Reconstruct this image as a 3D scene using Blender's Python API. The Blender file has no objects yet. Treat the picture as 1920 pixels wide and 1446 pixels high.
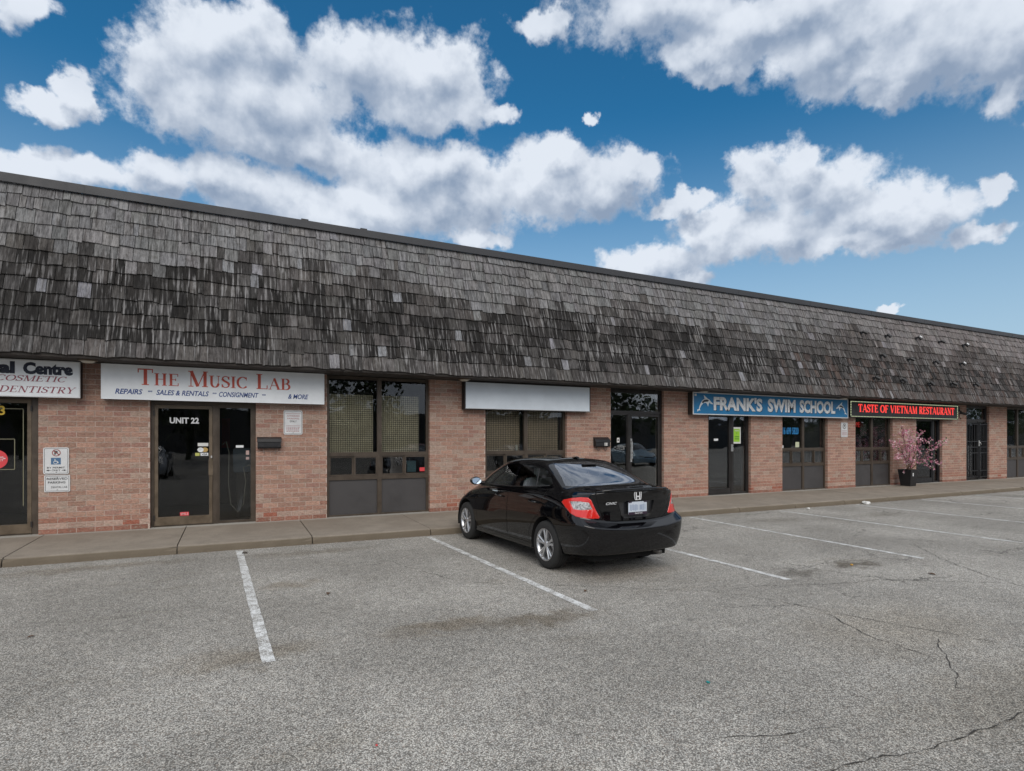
import bpy, bmesh, math, random
from mathutils import Vector, Matrix
R = math.radians
random.seed(7)
scene = bpy.context.scene
C = scene.collection

# ------------------------------------------------------------------ camera
cam_d = bpy.data.cameras.new("camera"); cam = bpy.data.objects.new("camera", cam_d); C.objects.link(cam)
cam.location = (0.0, -11.72, 1.70)
cam.rotation_euler = (R(90), 0, -R(26.135))
cam_d.sensor_width = 36.0; cam_d.lens = 1070.0 / 1920.0 * 36.0
cam_d.shift_y = 101.0 / 1920.0
cam_d.clip_start = 0.05; cam_d.clip_end = 2000.0
scene.camera = cam

# ------------------------------------------------------------------ sun, exposure
SUN_AZ, SUN_EL = 200.0, 42.0
sd = bpy.data.lights.new("sun", 'SUN'); sun = bpy.data.objects.new("sun", sd); C.objects.link(sun)
sd.energy = 1.5; sd.angle = R(50); sd.color = (1.0, 0.93, 0.84)
sv = Vector((math.sin(R(SUN_AZ)) * math.cos(R(SUN_EL)), math.cos(R(SUN_AZ)) * math.cos(R(SUN_EL)), math.sin(R(SUN_EL))))
sun.rotation_euler = sv.to_track_quat('Z', 'Y').to_euler()
sun.location = (0, -30, 30)
vs = scene.view_settings
vs.view_transform = 'Standard'; vs.look = 'None'; vs.exposure = 0.55; vs.gamma = 1.0; vs.use_curve_mapping = False

# ------------------------------------------------------------------ world: sky with cumulus clouds
world = bpy.data.worlds.new("World"); scene.world = world; world.use_nodes = True
world.cycles.sampling_method = 'MANUAL'; world.cycles.sample_map_resolution = 512
CLOUDS = [(-5.9,28.8,2.9,2.6),(-1.5,31.3,4.6,2.8),(2.0,32.4,2.7,2.4),(-3.1,27.7,5.3,2.6),(2.9,28.2,7.7,3.4),(11.0,32.0,5.5,3.0),(16.6,32.2,5.7,3.0),(20.3,32.1,3.7,2.9),(17.6,30.0,6.3,2.0),(4.7,25.9,7.9,1.8),(24.5,30.0,2.0,0.7),(-13.9,19.5,3.8,1.3),(-10.3,20.4,3.5,1.3),(-5.9,21.4,3.1,1.5),(-0.2,22.5,3.9,1.8),(3.8,21.4,5.5,2.4),(7.5,20.1,5.8,2.5),(15.5,24.2,6.7,2.8),(18.7,25.5,5.3,1.7),(12.5,21.1,7.6,2.7),(21.3,22.9,6.4,3.2),(28.3,24.1,5.3,2.9),(32.5,23.8,6.9,2.9),(37.8,24.6,2.7,1.7),(30.9,26.0,2.7,1.5),(-14.2,30.1,2.0,1.5),(-11.0,25.8,1.2,1.3),(-12.8,24.0,1.9,0.9),(29.3,36.4,2.9,1.0),(41.3,36.0,7.5,2.0),(45.2,32.4,5.3,1.1),(45.7,31.6,3.3,1.0),(50.7,33.7,8.9,2.0),(57.0,31.5,7.9,2.7),(57.0,28.9,4.7,1.6),(62.6,29.2,5.2,3.1),(66.8,28.4,3.7,3.5),(67.6,24.4,1.4,2.0),(60.4,27.1,2.9,1.0),(52.9,23.4,2.1,2.0),(49.8,22.7,2.7,1.9),(53.8,21.0,4.6,2.5),(57.8,19.0,4.7,1.8),(61.5,17.9,3.9,1.5),(65.4,15.7,1.9,0.9),(46.2,19.1,4.3,2.2),(50.7,18.1,6.6,2.0),(57.0,16.9,6.3,1.2),(43.5,21.8,2.2,1.0),(41.3,21.3,2.0,0.8),(39.5,16.4,4.6,1.8),(43.3,15.4,2.4,0.9),(34.2,29.1,0.9,0.55),(66.5,18.6,1.0,1.0),(59.4,10.9,1.1,0.4),(22.4,19.2,3.7,1.0),
    (45,42,17,5),(28,45,12,4),(62,41,12,5),(30,57,17,7),(48,63,22,7),(8,67,26,7),(36,72,30,8)]  # clouds above the view, added so the car's rear glass reflects pale

class NT:
    """small wrapper round a node tree"""
    def __init__(s, tree): s.t = tree; s.n = tree.nodes; s.l = tree.links
    def new(s, typ, **kw):
        nd = s.n.new(typ)
        for k, v in kw.items(): setattr(nd, k, v)
        return nd
    def set(s, sock, v):
        if isinstance(v, bpy.types.NodeSocket): s.l.new(v, sock)
        else: sock.default_value = v
    def math(s, op, a, b=None, c=None, clamp=False):
        nd = s.new('ShaderNodeMath', operation=op, use_clamp=clamp); s.set(nd.inputs[0], a)
        if b is not None: s.set(nd.inputs[1], b)
        if c is not None: s.set(nd.inputs[2], c)
        return nd.outputs[0]
    def vm(s, op, a, b=None, out=0):
        nd = s.new('ShaderNodeVectorMath', operation=op); s.set(nd.inputs[0], a)
        if b is not None: s.set(nd.inputs[1], b)
        return nd.outputs[out]
    def noise(s, vec, scale, detail=2.0, rough=0.5, col=False, dist=0.0):
        nd = s.new('ShaderNodeTexNoise'); s.l.new(vec, nd.inputs['Vector'])
        nd.inputs['Scale'].default_value = scale; nd.inputs['Detail'].default_value = detail
        nd.inputs['Roughness'].default_value = rough; nd.inputs['Distortion'].default_value = dist
        return nd.outputs['Color' if col else 'Fac']
    def ramp(s, f, lo, hi, a=0.0, b=1.0, smooth=True):
        nd = s.new('ShaderNodeMapRange', interpolation_type='SMOOTHSTEP' if smooth else 'LINEAR')
        for i, v in enumerate((f, lo, hi, a, b)): s.set(nd.inputs[i], v)
        return nd.outputs[0]
    def mix(s, f, a, b, blend='MIX'):
        nd = s.new('ShaderNodeMix', data_type='RGBA', blend_type=blend)
        s.set(nd.inputs[0], f)
        for sock, v in ((nd.inputs[6], a), (nd.inputs[7], b)):
            if isinstance(v, (tuple, list)) and len(v) == 3: v = (*v, 1.0)
            s.set(sock, v)
        return nd.outputs[2]
    def sep(s, v):
        nd = s.new('ShaderNodeSeparateXYZ'); s.l.new(v, nd.inputs[0]); return nd.outputs
    def comb(s, x, y, z):
        nd = s.new('ShaderNodeCombineXYZ')
        for i, v in enumerate((x, y, z)): s.set(nd.inputs[i], v)
        return nd.outputs[0]

# cloud density as a group of the viewing direction
g = bpy.data.node_groups.new("cloud_density", 'ShaderNodeTree')
g.interface.new_socket("Dir", in_out='INPUT', socket_type='NodeSocketVector')
g.interface.new_socket("Density", in_out='OUTPUT', socket_type='NodeSocketFloat'); g.interface.new_socket("Soft", in_out='OUTPUT', socket_type='NodeSocketFloat')
G = NT(g); gi = G.new('NodeGroupInput'); go = G.new('NodeGroupOutput'); d = G.vm('NORMALIZE', gi.outputs[0])
w1 = G.vm('SUBTRACT', G.noise(d, 14.0, 4.0, 0.55, True), (0.5, 0.5, 0.5))
w2 = G.vm('SUBTRACT', G.noise(d, 55.0, 4.0, 0.6, True), (0.5, 0.5, 0.5))
sx, sy, sz = G.sep(d)
az = G.math('MULTIPLY', G.math('ARCTAN2', sx, sy), 57.2958); el = G.math('MULTIPLY', G.math('ARCSINE', sz), 57.2958)
p0 = G.comb(az, el, 0.0)
p = G.vm('ADD', p0, G.vm('MULTIPLY', w1, (5.0, 4.0, 0.0))); p = G.vm('ADD', p, G.vm('MULTIPLY', w2, (1.7, 1.4, 0.0)))
acc = None
for (ca, ce, ra, re) in CLOUDS:
    q = G.vm('MULTIPLY', G.vm('SUBTRACT', p, (ca, ce, 0.0)), (1 / (ra * 1.27), 1 / (re * 1.30), 0.0))
    ln = G.vm('LENGTH', q, out=1)
    if acc is None: acc = ln
    else:
        acc = G.math('SMOOTH_MIN', acc, ln, 0.35)
blob = G.math('SUBTRACT', 1.0, acc)
# unseen sky is near-solid cloud, thickened for neutral light and pale reflections
win = G.math('MULTIPLY', G.math('MULTIPLY', G.ramp(az, -26, -18), G.ramp(az, 80, 72)), G.ramp(el, 46, 40))
rest = G.math('MULTIPLY', G.math('SUBTRACT', G.noise(d, 3.2, 3.0, 0.5), 0.16), 6.0)
rest = G.math('SUBTRACT', rest, G.math('MULTIPLY', win, 6.0))
fld = G.math('MAXIMUM', blob, rest)
fb = G.math('SUBTRACT', G.noise(d, 20.0, 10.0, 0.61), 0.5)
dens = G.math('ADD', fld, G.math('MULTIPLY', fb, 1.30))
G.l.new(dens, go.inputs[0])
soft = G.math('ADD', G.math('MINIMUM', fld, 0.75), G.math('MULTIPLY', G.math('SUBTRACT', G.noise(d, 16.0, 4.0, 0.5), 0.5), 1.7))
G.l.new(soft, go.inputs[1])

W = NT(world.node_tree); W.n.clear()
out = W.new('ShaderNodeOutputWorld'); bg = W.new('ShaderNodeBackground'); W.l.new(bg.outputs[0], out.inputs[0])
sky = W.new('ShaderNodeTexSky', sky_type='NISHITA'); sky.sun_disc = False
sky.sun_elevation = R(SUN_EL); sky.sun_rotation = R(SUN_AZ); sky.air_density = 1.0; sky.dust_density = 0.6; sky.ozone_density = 3.0
tc = W.new('ShaderNodeTexCoord'); dirv = tc.outputs['Generated']
def density(v):
    nd = W.new('ShaderNodeGroup'); nd.node_tree = g; W.l.new(v, nd.inputs[0]); return nd.outputs
D0, S0 = density(dirv)
_, S1 = density(W.vm('ADD', dirv, (-0.010, 0.0, 0.034)))
mask = W.ramp(D0, -0.02, 0.40)
lit = W.math('ADD', W.math('SUBTRACT', S0, S1), W.math('MULTIPLY', W.math('SUBTRACT', D0, S0), 0.35))
lit = W.ramp(lit, -0.62, 0.66, 0.0, 1.0)
thin = W.ramp(D0, 0.6, 0.15, 0.0, 0.22)
lit = W.math('ADD', lit, thin, clamp=True)
bil = W.noise(dirv, 8.0, 5.0, 0.5)
lit = W.math('ADD', lit, W.math('MULTIPLY', W.math('SUBTRACT', bil, 0.54), 0.8), clamp=True)
SKY_STRENGTH = 0.10
k = 1 / SKY_STRENGTH
ccol = W.mix(lit, (0.185 * k, 0.24 * k, 0.33 * k), (0.52 * k, 0.56 * k, 0.62 * k))
hz = W.sep(dirv)[2]
blue = W.mix(1.0, sky.outputs[0], (0.16, 0.60, 0.74), 'MULTIPLY')
haze_f = W.ramp(hz, 0.50, 0.02, 0.0, 0.88)
blue = W.mix(haze_f, blue, (0.33 * k, 0.42 * k, 0.50 * k))
cfin = W.mix(mask, blue, ccol)
W.l.new(cfin, bg.inputs[0]); bg.inputs[1].default_value = SKY_STRENGTH

# ------------------------------------------------------------------ materials
def newmat(name):
    m = bpy.data.materials.new(name); m.use_nodes = True; t = NT(m.node_tree)
    b = t.n["Principled BSDF"]
    return m, t, b
def setcol(b, c): b.inputs['Base Color'].default_value = (*c, 1.0)
def simple(name, c, rough=0.5, metal=0.0, spec=0.5, var=0.0, vscale=8.0, bump=0.0, bscale=60.0, coat=0.0):
    m, t, b = newmat(name); setcol(b, c)
    b.inputs['Roughness'].default_value = rough; b.inputs['Metallic'].default_value = metal
    b.inputs['Specular IOR Level'].default_value = spec
    if coat: b.inputs['Coat Weight'].default_value = coat; b.inputs['Coat Roughness'].default_value = 0.02
    if var or bump:
        geo = t.new('ShaderNodeNewGeometry').outputs['Position']
    if var:
        n = t.noise(geo, vscale, 6.0, 0.65)
        f = t.ramp(n, 0.3, 0.7, 1 - var, 1 + var)
        t.l.new(t.mix(1.0, (*c, 1.0), t.comb(f, f, f), 'MULTIPLY'), b.inputs['Base Color'])
        t.set(b.inputs['Roughness'], t.ramp(n, 0.3, 0.7, max(0, rough - 0.12), min(1, rough + 0.12)))
    if bump:
        bn = t.new('ShaderNodeBump'); bn.inputs['Strength'].default_value = bump; bn.inputs['Distance'].default_value = 0.01
        t.l.new(t.noise(geo, bscale, 4.0), bn.inputs['Height']); t.l.new(bn.outputs[0], b.inputs['Normal'])
    return m
def emit(name, c, s):
    m, t, b = newmat(name); setcol(b, (0.02, 0.02, 0.02)); b.inputs['Emission Color'].default_value = (*c, 1); b.inputs['Emission Strength'].default_value = s
    return m
def glass(name, tint=(0.45, 0.47, 0.46), ior=1.5, boost=1.0):
    m, t, b = newmat(name); t.n.remove(b)
    o = t.n["Material Output"]; tr = t.new('ShaderNodeBsdfTransparent'); tr.inputs[0].default_value = (*tint, 1)
    gl = t.new('ShaderNodeBsdfGlossy'); gl.inputs['Roughness'].default_value = 0.012; gl.inputs[0].default_value = (0.93, 0.95, 1.0, 1)
    geo = t.new('ShaderNodeNewGeometry').outputs['Position']
    bn = t.new('ShaderNodeBump'); bn.inputs['Strength'].default_value = 0.06; bn.inputs['Distance'].default_value = 0.02
    t.l.new(t.noise(geo, 2.5, 1.0), bn.inputs['Height']); t.l.new(bn.outputs[0], gl.inputs['Normal'])
    fr = t.new('ShaderNodeFresnel'); fr.inputs[0].default_value = ior
    f = t.math('MULTIPLY', fr.outputs[0], boost, clamp=True)
    mx = t.new('ShaderNodeMixShader'); t.l.new(f, mx.inputs[0]); t.l.new(tr.outputs[0], mx.inputs[1]); t.l.new(gl.outputs[0], mx.inputs[2])
    t.l.new(mx.outputs[0], o.inputs[0]); return m

def piece_colour(t, per_object):
    if per_object: return t.new('ShaderNodeObjectInfo').outputs['Color']
    return t.new('ShaderNodeAttribute', attribute_name='Col').outputs['Color']
def brick_mat(per_object):
    m, t, b = newmat("brick_clay"); pos = t.new('ShaderNodeNewGeometry').outputs['Position']
    col = piece_colour(t, per_object)
    sc = t.vm('MULTIPLY', pos, (1.0, 1.0, 2.2))
    n = t.noise(sc, 20.0, 5.0, 0.75)
    col = t.mix(t.ramp(n, 0.40, 0.60), t.mix(1.0, col, (0.74, 0.72, 0.72), 'MULTIPLY'), t.mix(1.0, col, (1.1, 1.1, 1.1), 'MULTIPLY'))
    fl = t.noise(sc, 38.0, 4.0, 0.7)
    gb = t.noise(sc, 13.0, 4.0, 0.6)
    col = t.mix(t.ramp(gb, 0.54, 0.64, 0.0, 0.6), col, (0.285, 0.245, 0.195))
    rb_ = t.noise(t.vm('ADD', sc, (3.0, 7.0, 1.0)), 15.0, 4.0, 0.6)
    col = t.mix(t.ramp(rb_, 0.56, 0.66, 0.0, 0.6), col, (0.26, 0.10, 0.085))
    col = t.mix(t.ramp(fl, 0.56, 0.66, 0.0, 0.6), col, (0.48, 0.40, 0.34))
    dk = t.noise(sc, 30.0, 3.0, 0.6)
    col = t.mix(t.ramp(dk, 0.40, 0.30, 0.0, 0.6), col, (0.10, 0.045, 0.038))
    t.l.new(col, b.inputs['Base Color']); b.inputs['Roughness'].default_value = 0.9; b.inputs['Specular IOR Level'].default_value = 0.2
    bn = t.new('ShaderNodeBump'); bn.inputs['Strength'].default_value = 0.8; bn.inputs['Distance'].default_value = 0.006
    t.l.new(t.noise(sc, 45.0, 4.0, 0.7), bn.inputs['Height']); t.l.new(bn.outputs[0], b.inputs['Normal'])
    return m
def shingle_mat(per_object):
    m, t, b = newmat("weathered_cedar"); pos = t.new('ShaderNodeNewGeometry').outputs['Position']
    col = piece_colour(t, per_object); cs = t.sep(col)
    offs = t.comb(t.math('MULTIPLY', cs[0], 97.0), 0.0, t.math('MULTIPLY', cs[1], 53.0))
    v = t.vm('ADD', pos, offs)
    x = t.vm('MULTIPLY', v, (1.0, 0.25, 0.10))
    grain = t.noise(x, 75.0, 5.0, 0.7)
    broad = t.noise(x, 17.0, 3.0, 0.6)
    val = t.math('ADD', t.math('MULTIPLY', grain, 0.9), t.math('MULTIPLY', broad, 0.6))
    f = t.ramp(val, 0.5, 1.0, 0.45, 1.5)
    col2 = t.mix(1.0, col, t.comb(f, f, f), 'MULTIPLY')
    # pale run-off streaks following the grain, moss and soot patches
    st = t.noise(t.vm('MULTIPLY', pos, (1.0, 0.0, 0.075)), 26.0, 3.0, 0.55)
    pt = t.ramp(t.noise(pos, 1.1, 3.0, 0.6), 0.40, 0.60, 0.35, 1.0)
    col2 = t.mix(t.math('MULTIPLY', t.ramp(st, 0.51, 0.64, 0.0, 0.8), pt), col2, t.mix(t.noise(pos, 5.0, 2.0), (0.15, 0.145, 0.14), (0.33, 0.325, 0.33)))
    ds = t.noise(t.vm('MULTIPLY', t.vm('ADD', pos, (31.0, 0.0, 7.0)), (1.0, 0.0, 0.10)), 19.0, 4.0, 0.6)
    col2 = t.mix(t.ramp(ds, 0.50, 0.64, 0.0, 0.8), col2, t.mix(1.0, col2, (0.34, 0.32, 0.31), 'MULTIPLY'))
    bl = t.noise(pos, 9.0, 5.0, 0.65)
    col2 = t.mix(t.ramp(bl, 0.52, 0.70, 0.0, 0.55), col2, t.mix(1.0, col2, (0.45, 0.42, 0.38), 'MULTIPLY'))
    t.l.new(col2, b.inputs['Base Color']); b.inputs['Roughness'].default_value = 0.85; b.inputs['Specular IOR Level'].default_value = 0.25
    bn = t.new('ShaderNodeBump'); bn.inputs['Strength'].default_value = 0.7; bn.inputs['Distance'].default_value = 0.004
    t.l.new(grain, bn.inputs['Height']); t.l.new(bn.outputs[0], b.inputs['Normal'])
    return m
def asphalt_colour(t, pos):
    vo = t.new('ShaderNodeTexVoronoi'); vo.inputs['Scale'].default_value = 122.0
    wp = t.vm('ADD', pos, t.vm('MULTIPLY', t.vm('SUBTRACT', t.noise(pos, 120.0, 1.0, 0.5, True), (0.5, 0.5, 0.5)), (0.008, 0.008, 0.0)))
    t.l.new(wp, vo.inputs['Vector'])
    r = t.sep(vo.outputs['Color'])
    dist = vo.outputs['Distance']
    chip = t.ramp(r[0], 0.0, 1.0, 0.0, 1.0, False)
    base = t.mix(chip, (0.235, 0.228, 0.212), (0.66, 0.645, 0.61))
    base = t.mix(t.ramp(r[1], 0.80, 0.95, 0.0, 0.5), base, (0.20, 0.13, 0.09))
    gap = t.ramp(dist, 0.38, 0.70)
    base = t.mix(t.math('MULTIPLY', gap, 0.75), base, (0.065, 0.062, 0.056))
    return base, dist, r
def asphalt_mat():
    m, t, b = newmat("worn_asphalt"); pos = t.new('ShaderNodeNewGeometry').outputs['Position']
    base, dist, r = asphalt_colour(t, pos)
    big = t.noise(pos, 0.45, 5.0, 0.6)
    base = t.mix(1.0, base, t.mix(t.ramp(big, 0.35, 0.68), (0.80, 0.79, 0.77), (1.10, 1.09, 1.07)), 'MULTIPLY')
    mid = t.noise(t.vm('MULTIPLY', pos, (0.35, 1.0, 1.0)), 1.6, 5.0, 0.65)
    base = t.mix(t.ramp(mid, 0.56, 0.74, 0.0, 0.45), base, t.mix(1.0, base, (0.66, 0.62, 0.55), 'MULTIPLY'))
    fine = t.noise(pos, 9.0, 6.0, 0.75)
    base = t.mix(1.0, base, t.mix(t.ramp(fine, 0.35, 0.65), (0.88, 0.88, 0.88), (1.10, 1.09, 1.07)), 'MULTIPLY')
    trk = t.noise(t.vm('MULTIPLY', pos, (0.10, 1.3, 1.0)), 1.0, 3.0, 0.5)
    base = t.mix(t.ramp(trk, 0.55, 0.68, 0.0, 0.5), base, t.mix(1.0, base, (0.84, 0.84, 0.84), 'MULTIPLY'))
    # oil stains where cars stand, each with a ragged outline
    stains = [(2.6, -7.0, .75, .22, (0.42, 0.36, 0.28)), (1.75, -6.75, .65, .20, (0.62, 0.54, 0.44)), (7.6, -6.8, .50, .20, (0.20, 0.16, 0.11)), (6.55, -6.85, .40, .14, (0.45, 0.43, 0.40)),
              (0.15, -6.75, .6, .25, (0.72, 0.66, 0.58)), (1.0, -2.65, 1.1, .22, (0.66, 0.62, 0.57)), (-1.7, -2.5, 1.3, .20, (0.70, 0.64, 0.57)), (6.9, -3.0, .5, .25, (0.55, 0.53, 0.5)),
              (0.6, -4.6, .35, .2, (0.72, 0.66, 0.58)), (4.4, -5.9, .9, .35, (0.66, 0.62, 0.58)), (10.3, -3.4, .8, .3, (0.7, 0.68, 0.65)), (13.2, -3.8, .8, .3, (0.7, 0.68, 0.65)), (5.4, -8.6, 1.2, .7, (0.80, 0.76, 0.70)), (4.7, -9.8, 1.4, .5, (0.82, 0.79, 0.74))]
    wob = t.vm('MULTIPLY', t.vm('SUBTRACT', t.noise(pos, 3.5, 5.0, 0.7, True), (0.5, 0.5, 0.5)), (0.9, 0.9, 0.0))
    pw = t.vm('ADD', pos, wob)
    for (sx_, sy_, rx, ry, mul) in stains:
        q = t.vm('MULTIPLY', t.vm('SUBTRACT', pw, (sx_, sy_, 0.0)), (1 / rx, 1 / ry, 0.0))
        f = t.ramp(t.vm('LENGTH', q, out=1), 1.35, 0.2, 0.0, 0.72)
        base = t.mix(f, base, t.mix(1.0, base, mul, 'MULTIPLY'))
    # fine hairline network of old cracks filled with dirt
    vc = t.new('ShaderNodeTexVoronoi', feature='DISTANCE_TO_EDGE'); vc.inputs['Scale'].default_value = 0.9
    t.l.new(t.vm('ADD', pos, t.vm('MULTIPLY', t.vm('SUBTRACT', t.noise(pos, 2.2, 6.0, 0.7, True), (0.5, 0.5, 0.5)), (0.9, 0.9, 0.0))), vc.inputs['Vector'])
    area = t.math('MULTIPLY', t.ramp(t.noise(pos, 0.5, 2.0), 0.50, 0.62), t.ramp(t.sep(pos)[0], 2.5, 5.0))
    cf = t.math('MULTIPLY', t.ramp(vc.outputs[0], 0.016, 0.002), t.math('MULTIPLY', area, 0.85))
    base = t.mix(cf, base, (0.03, 0.027, 0.024))
    t.l.new(base, b.inputs['Base Color']); b.inputs['Roughness'].default_value = 0.85; b.inputs['Specular IOR Level'].default_value = 0.3
    bn = t.new('ShaderNodeBump'); bn.inputs['Strength'].default_value = 0.9; bn.inputs['Distance'].default_value = 0.004; bn.invert = True
    t.l.new(dist, bn.inputs['Height']); t.l.new(bn.outputs[0], b.inputs['Normal'])
    return m
def paint_mat():
    m, t, b = newmat("worn_line_paint"); pos = t.new('ShaderNodeNewGeometry').outputs['Position']
    base, dist, r = asphalt_colour(t, pos)
    w = t.math('ADD', t.math('MULTIPLY', t.noise(pos, 7.0, 6.0, 0.7), 1.0), t.math('MULTIPLY', t.noise(pos, 70.0, 2.0), 0.45))
    w = t.math('ADD', w, t.math('MULTIPLY', dist, 0.25))
    f = t.ramp(w, 0.72, 0.98)
    c = t.mix(t.noise(pos, 30.0, 3.0), (0.55, 0.56, 0.55), (0.80, 0.81, 0.81))
    t.l.new(t.mix(f, c, base), b.inputs['Base Color']); b.inputs['Roughness'].default_value = 0.75
    bn = t.new('ShaderNodeBump'); bn.inputs['Strength'].default_value = 0.5; bn.inputs['Distance'].default_value = 0.003; bn.invert = True
    t.l.new(dist, bn.inputs['Height']); t.l.new(bn.outputs[0], b.inputs['Normal'])
    return m
def concrete_mat(name, c, dirt, edge=False):
    m, t, b = newmat(name); pos = t.new('ShaderNodeNewGeometry').outputs['Position']
    n = t.noise(pos, 3.0, 7.0, 0.65); n2 = t.noise(pos, 40.0, 5.0, 0.7); n3 = t.noise(pos, 0.9, 3.0, 0.5)
    col = t.mix(t.ramp(n, 0.35, 0.65), c, tuple(x * 0.80 for x in c))
    col = t.mix(t.ramp(n3, 0.45, 0.65, 0.0, 0.5), col, dirt)
    col = t.mix(t.ramp(n2, 0.35, 0.7, 0.0, 0.45), col, tuple(x * 0.6 for x in c))
    if edge:   # pale cement dust along the foot of the wall
        y = t.math('ADD', t.sep(pos)[1], t.math('MULTIPLY', t.noise(pos, 6.0, 5.0, 0.7), 0.22))
        col = t.mix(t.ramp(y, -0.06, 0.02, 0.0, 0.75), col, (0.34, 0.33, 0.30))
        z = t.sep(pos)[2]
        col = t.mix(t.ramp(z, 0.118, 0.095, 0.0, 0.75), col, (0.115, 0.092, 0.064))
        y2 = t.math('SUBTRACT', t.sep(pos)[1], 0.0)
    t.l.new(col, b.inputs['Base Color']); b.inputs['Roughness'].default_value = 0.9; b.inputs['Specular IOR Level'].default_value = 0.25
    bn = t.new('ShaderNodeBump'); bn.inputs['Strength'].default_value = 0.5; bn.inputs['Distance'].default_value = 0.006
    t.l.new(n2, bn.inputs['Height']); t.l.new(bn.outputs[0], b.inputs['Normal'])
    return m

M = dict(
    brick_o=brick_mat(True), brick_s=brick_mat(False), shin_o=shingle_mat(True), shin_s=shingle_mat(False),
    mortar=simple("mortar", (0.47, 0.375, 0.32), 0.95, var=0.2, vscale=12, bump=0.5, bscale=90),
    asphalt=asphalt_mat(), paint=paint_mat(),
    walk=concrete_mat("sidewalk_concrete", (0.275, 0.238, 0.195), (0.205, 0.172, 0.138), True),
    rubble=simple("joint_dirt", (0.07, 0.06, 0.05), 0.95, var=0.4, vscale=20),
    bronze=simple("bronze_frame", (0.075, 0.058, 0.044), 0.42, 0.3, var=0.15, vscale=5),
    bronze_light=simple("worn_bronze_frame", (0.125, 0.095, 0.065), 0.42, 0.3, var=0.2, vscale=6),
    dkbronze=simple("dark_bronze_frame", (0.030, 0.027, 0.026), 0.4, 0.3, var=0.15, vscale=5),
    black=simple("black_metal", (0.012, 0.012, 0.014), 0.45, 0.0, var=0.1),
    panel=simple("spandrel_panel", (0.050, 0.047, 0.048), 0.6, var=0.10, vscale=2.5),
    fascia=simple("fascia_metal", (0.033, 0.034, 0.038), 0.55, 0.0, var=0.08, vscale=1.3),
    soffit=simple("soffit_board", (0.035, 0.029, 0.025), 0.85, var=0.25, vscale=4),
    deck=simple("roof_felt", (0.020, 0.018, 0.017), 0.95),
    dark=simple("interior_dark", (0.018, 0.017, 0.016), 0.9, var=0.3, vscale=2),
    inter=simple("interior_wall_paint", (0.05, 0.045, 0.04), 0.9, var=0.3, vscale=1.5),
    alu=simple("aluminium", (0.55, 0.55, 0.54), 0.35, 0.9, var=0.1),
    white=simple("white_plastic", (0.60, 0.61, 0.62), 0.5, var=0.06, vscale=4),
    signwhite=simple("sign_face_white", (0.76, 0.79, 0.82), 0.45, var=0.06, vscale=2.2),
    signblank=simple("sign_face_blank", (0.62, 0.68, 0.74), 0.42, var=0.06, vscale=1.6),
    signblue=simple("sign_face_blue", (0.006, 0.16, 0.36), 0.4, var=0.12, vscale=3),
    red=simple("sign_red", (0.50, 0.075, 0.045), 0.5), navy=simple("sign_navy", (0.006, 0.010, 0.028), 0.5),
    blue=simple("sign_blue_ink", (0.012, 0.05, 0.22), 0.5), maroon=simple("sign_maroon", (0.26, 0.045, 0.075), 0.5),
    ink=simple("black_ink", (0.02, 0.02, 0.022), 0.6), yellow=simple("yellow_vinyl", (0.62, 0.42, 0.03), 0.5),
    silver=simple("silver_letter", (0.68, 0.70, 0.71), 0.4, var=0.2, vscale=14),
    dolph=simple("dolphin_white", (0.70, 0.75, 0.77), 0.5), dolphd=simple("dolphin_dark", (0.03, 0.035, 0.045), 0.5),
    paper=simple("paper", (0.62, 0.62, 0.60), 0.8), beige=simple("blind_beige", (0.72, 0.68, 0.54), 0.8, var=0.15, vscale=3),
    beige2=simple("blind_tan", (0.66, 0.56, 0.45), 0.8, var=0.12, vscale=3),
    stickerred=simple("sticker_red", (0.62, 0.05, 0.06), 0.5), green=simple("notice_green", (0.28, 0.55, 0.03), 0.6), dgreen=simple("notice_dark_green", (0.10, 0.27, 0.02), 0.6),
    cyan=simple("sticker_cyan", (0.015, 0.20, 0.48), 0.5), blind_grey=simple("blind_grey", (0.42, 0.44, 0.42), 0.8, var=0.15),
    gold=simple("card_gold", (0.45, 0.30, 0.10), 0.5), pale=simple("lamp_lens", (0.50, 0.48, 0.42), 0.5),
    led_red=emit("led_red", (1.0, 0.05, 0.04), 0.75), led_edge=emit("led_edge", (0.60, 0.68, 0.42), 0.5), led_dim=emit("led_dim", (0.25, 0.0, 0.02), 0.25),
    glass=glass("shop_glass", (0.90, 0.90, 0.87), 1.5, 0.9), glass_teal=glass("teal_glass", (0.16, 0.30, 0.34), 1.5, 1.3),
)
GLOSS_BLACK = None

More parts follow.
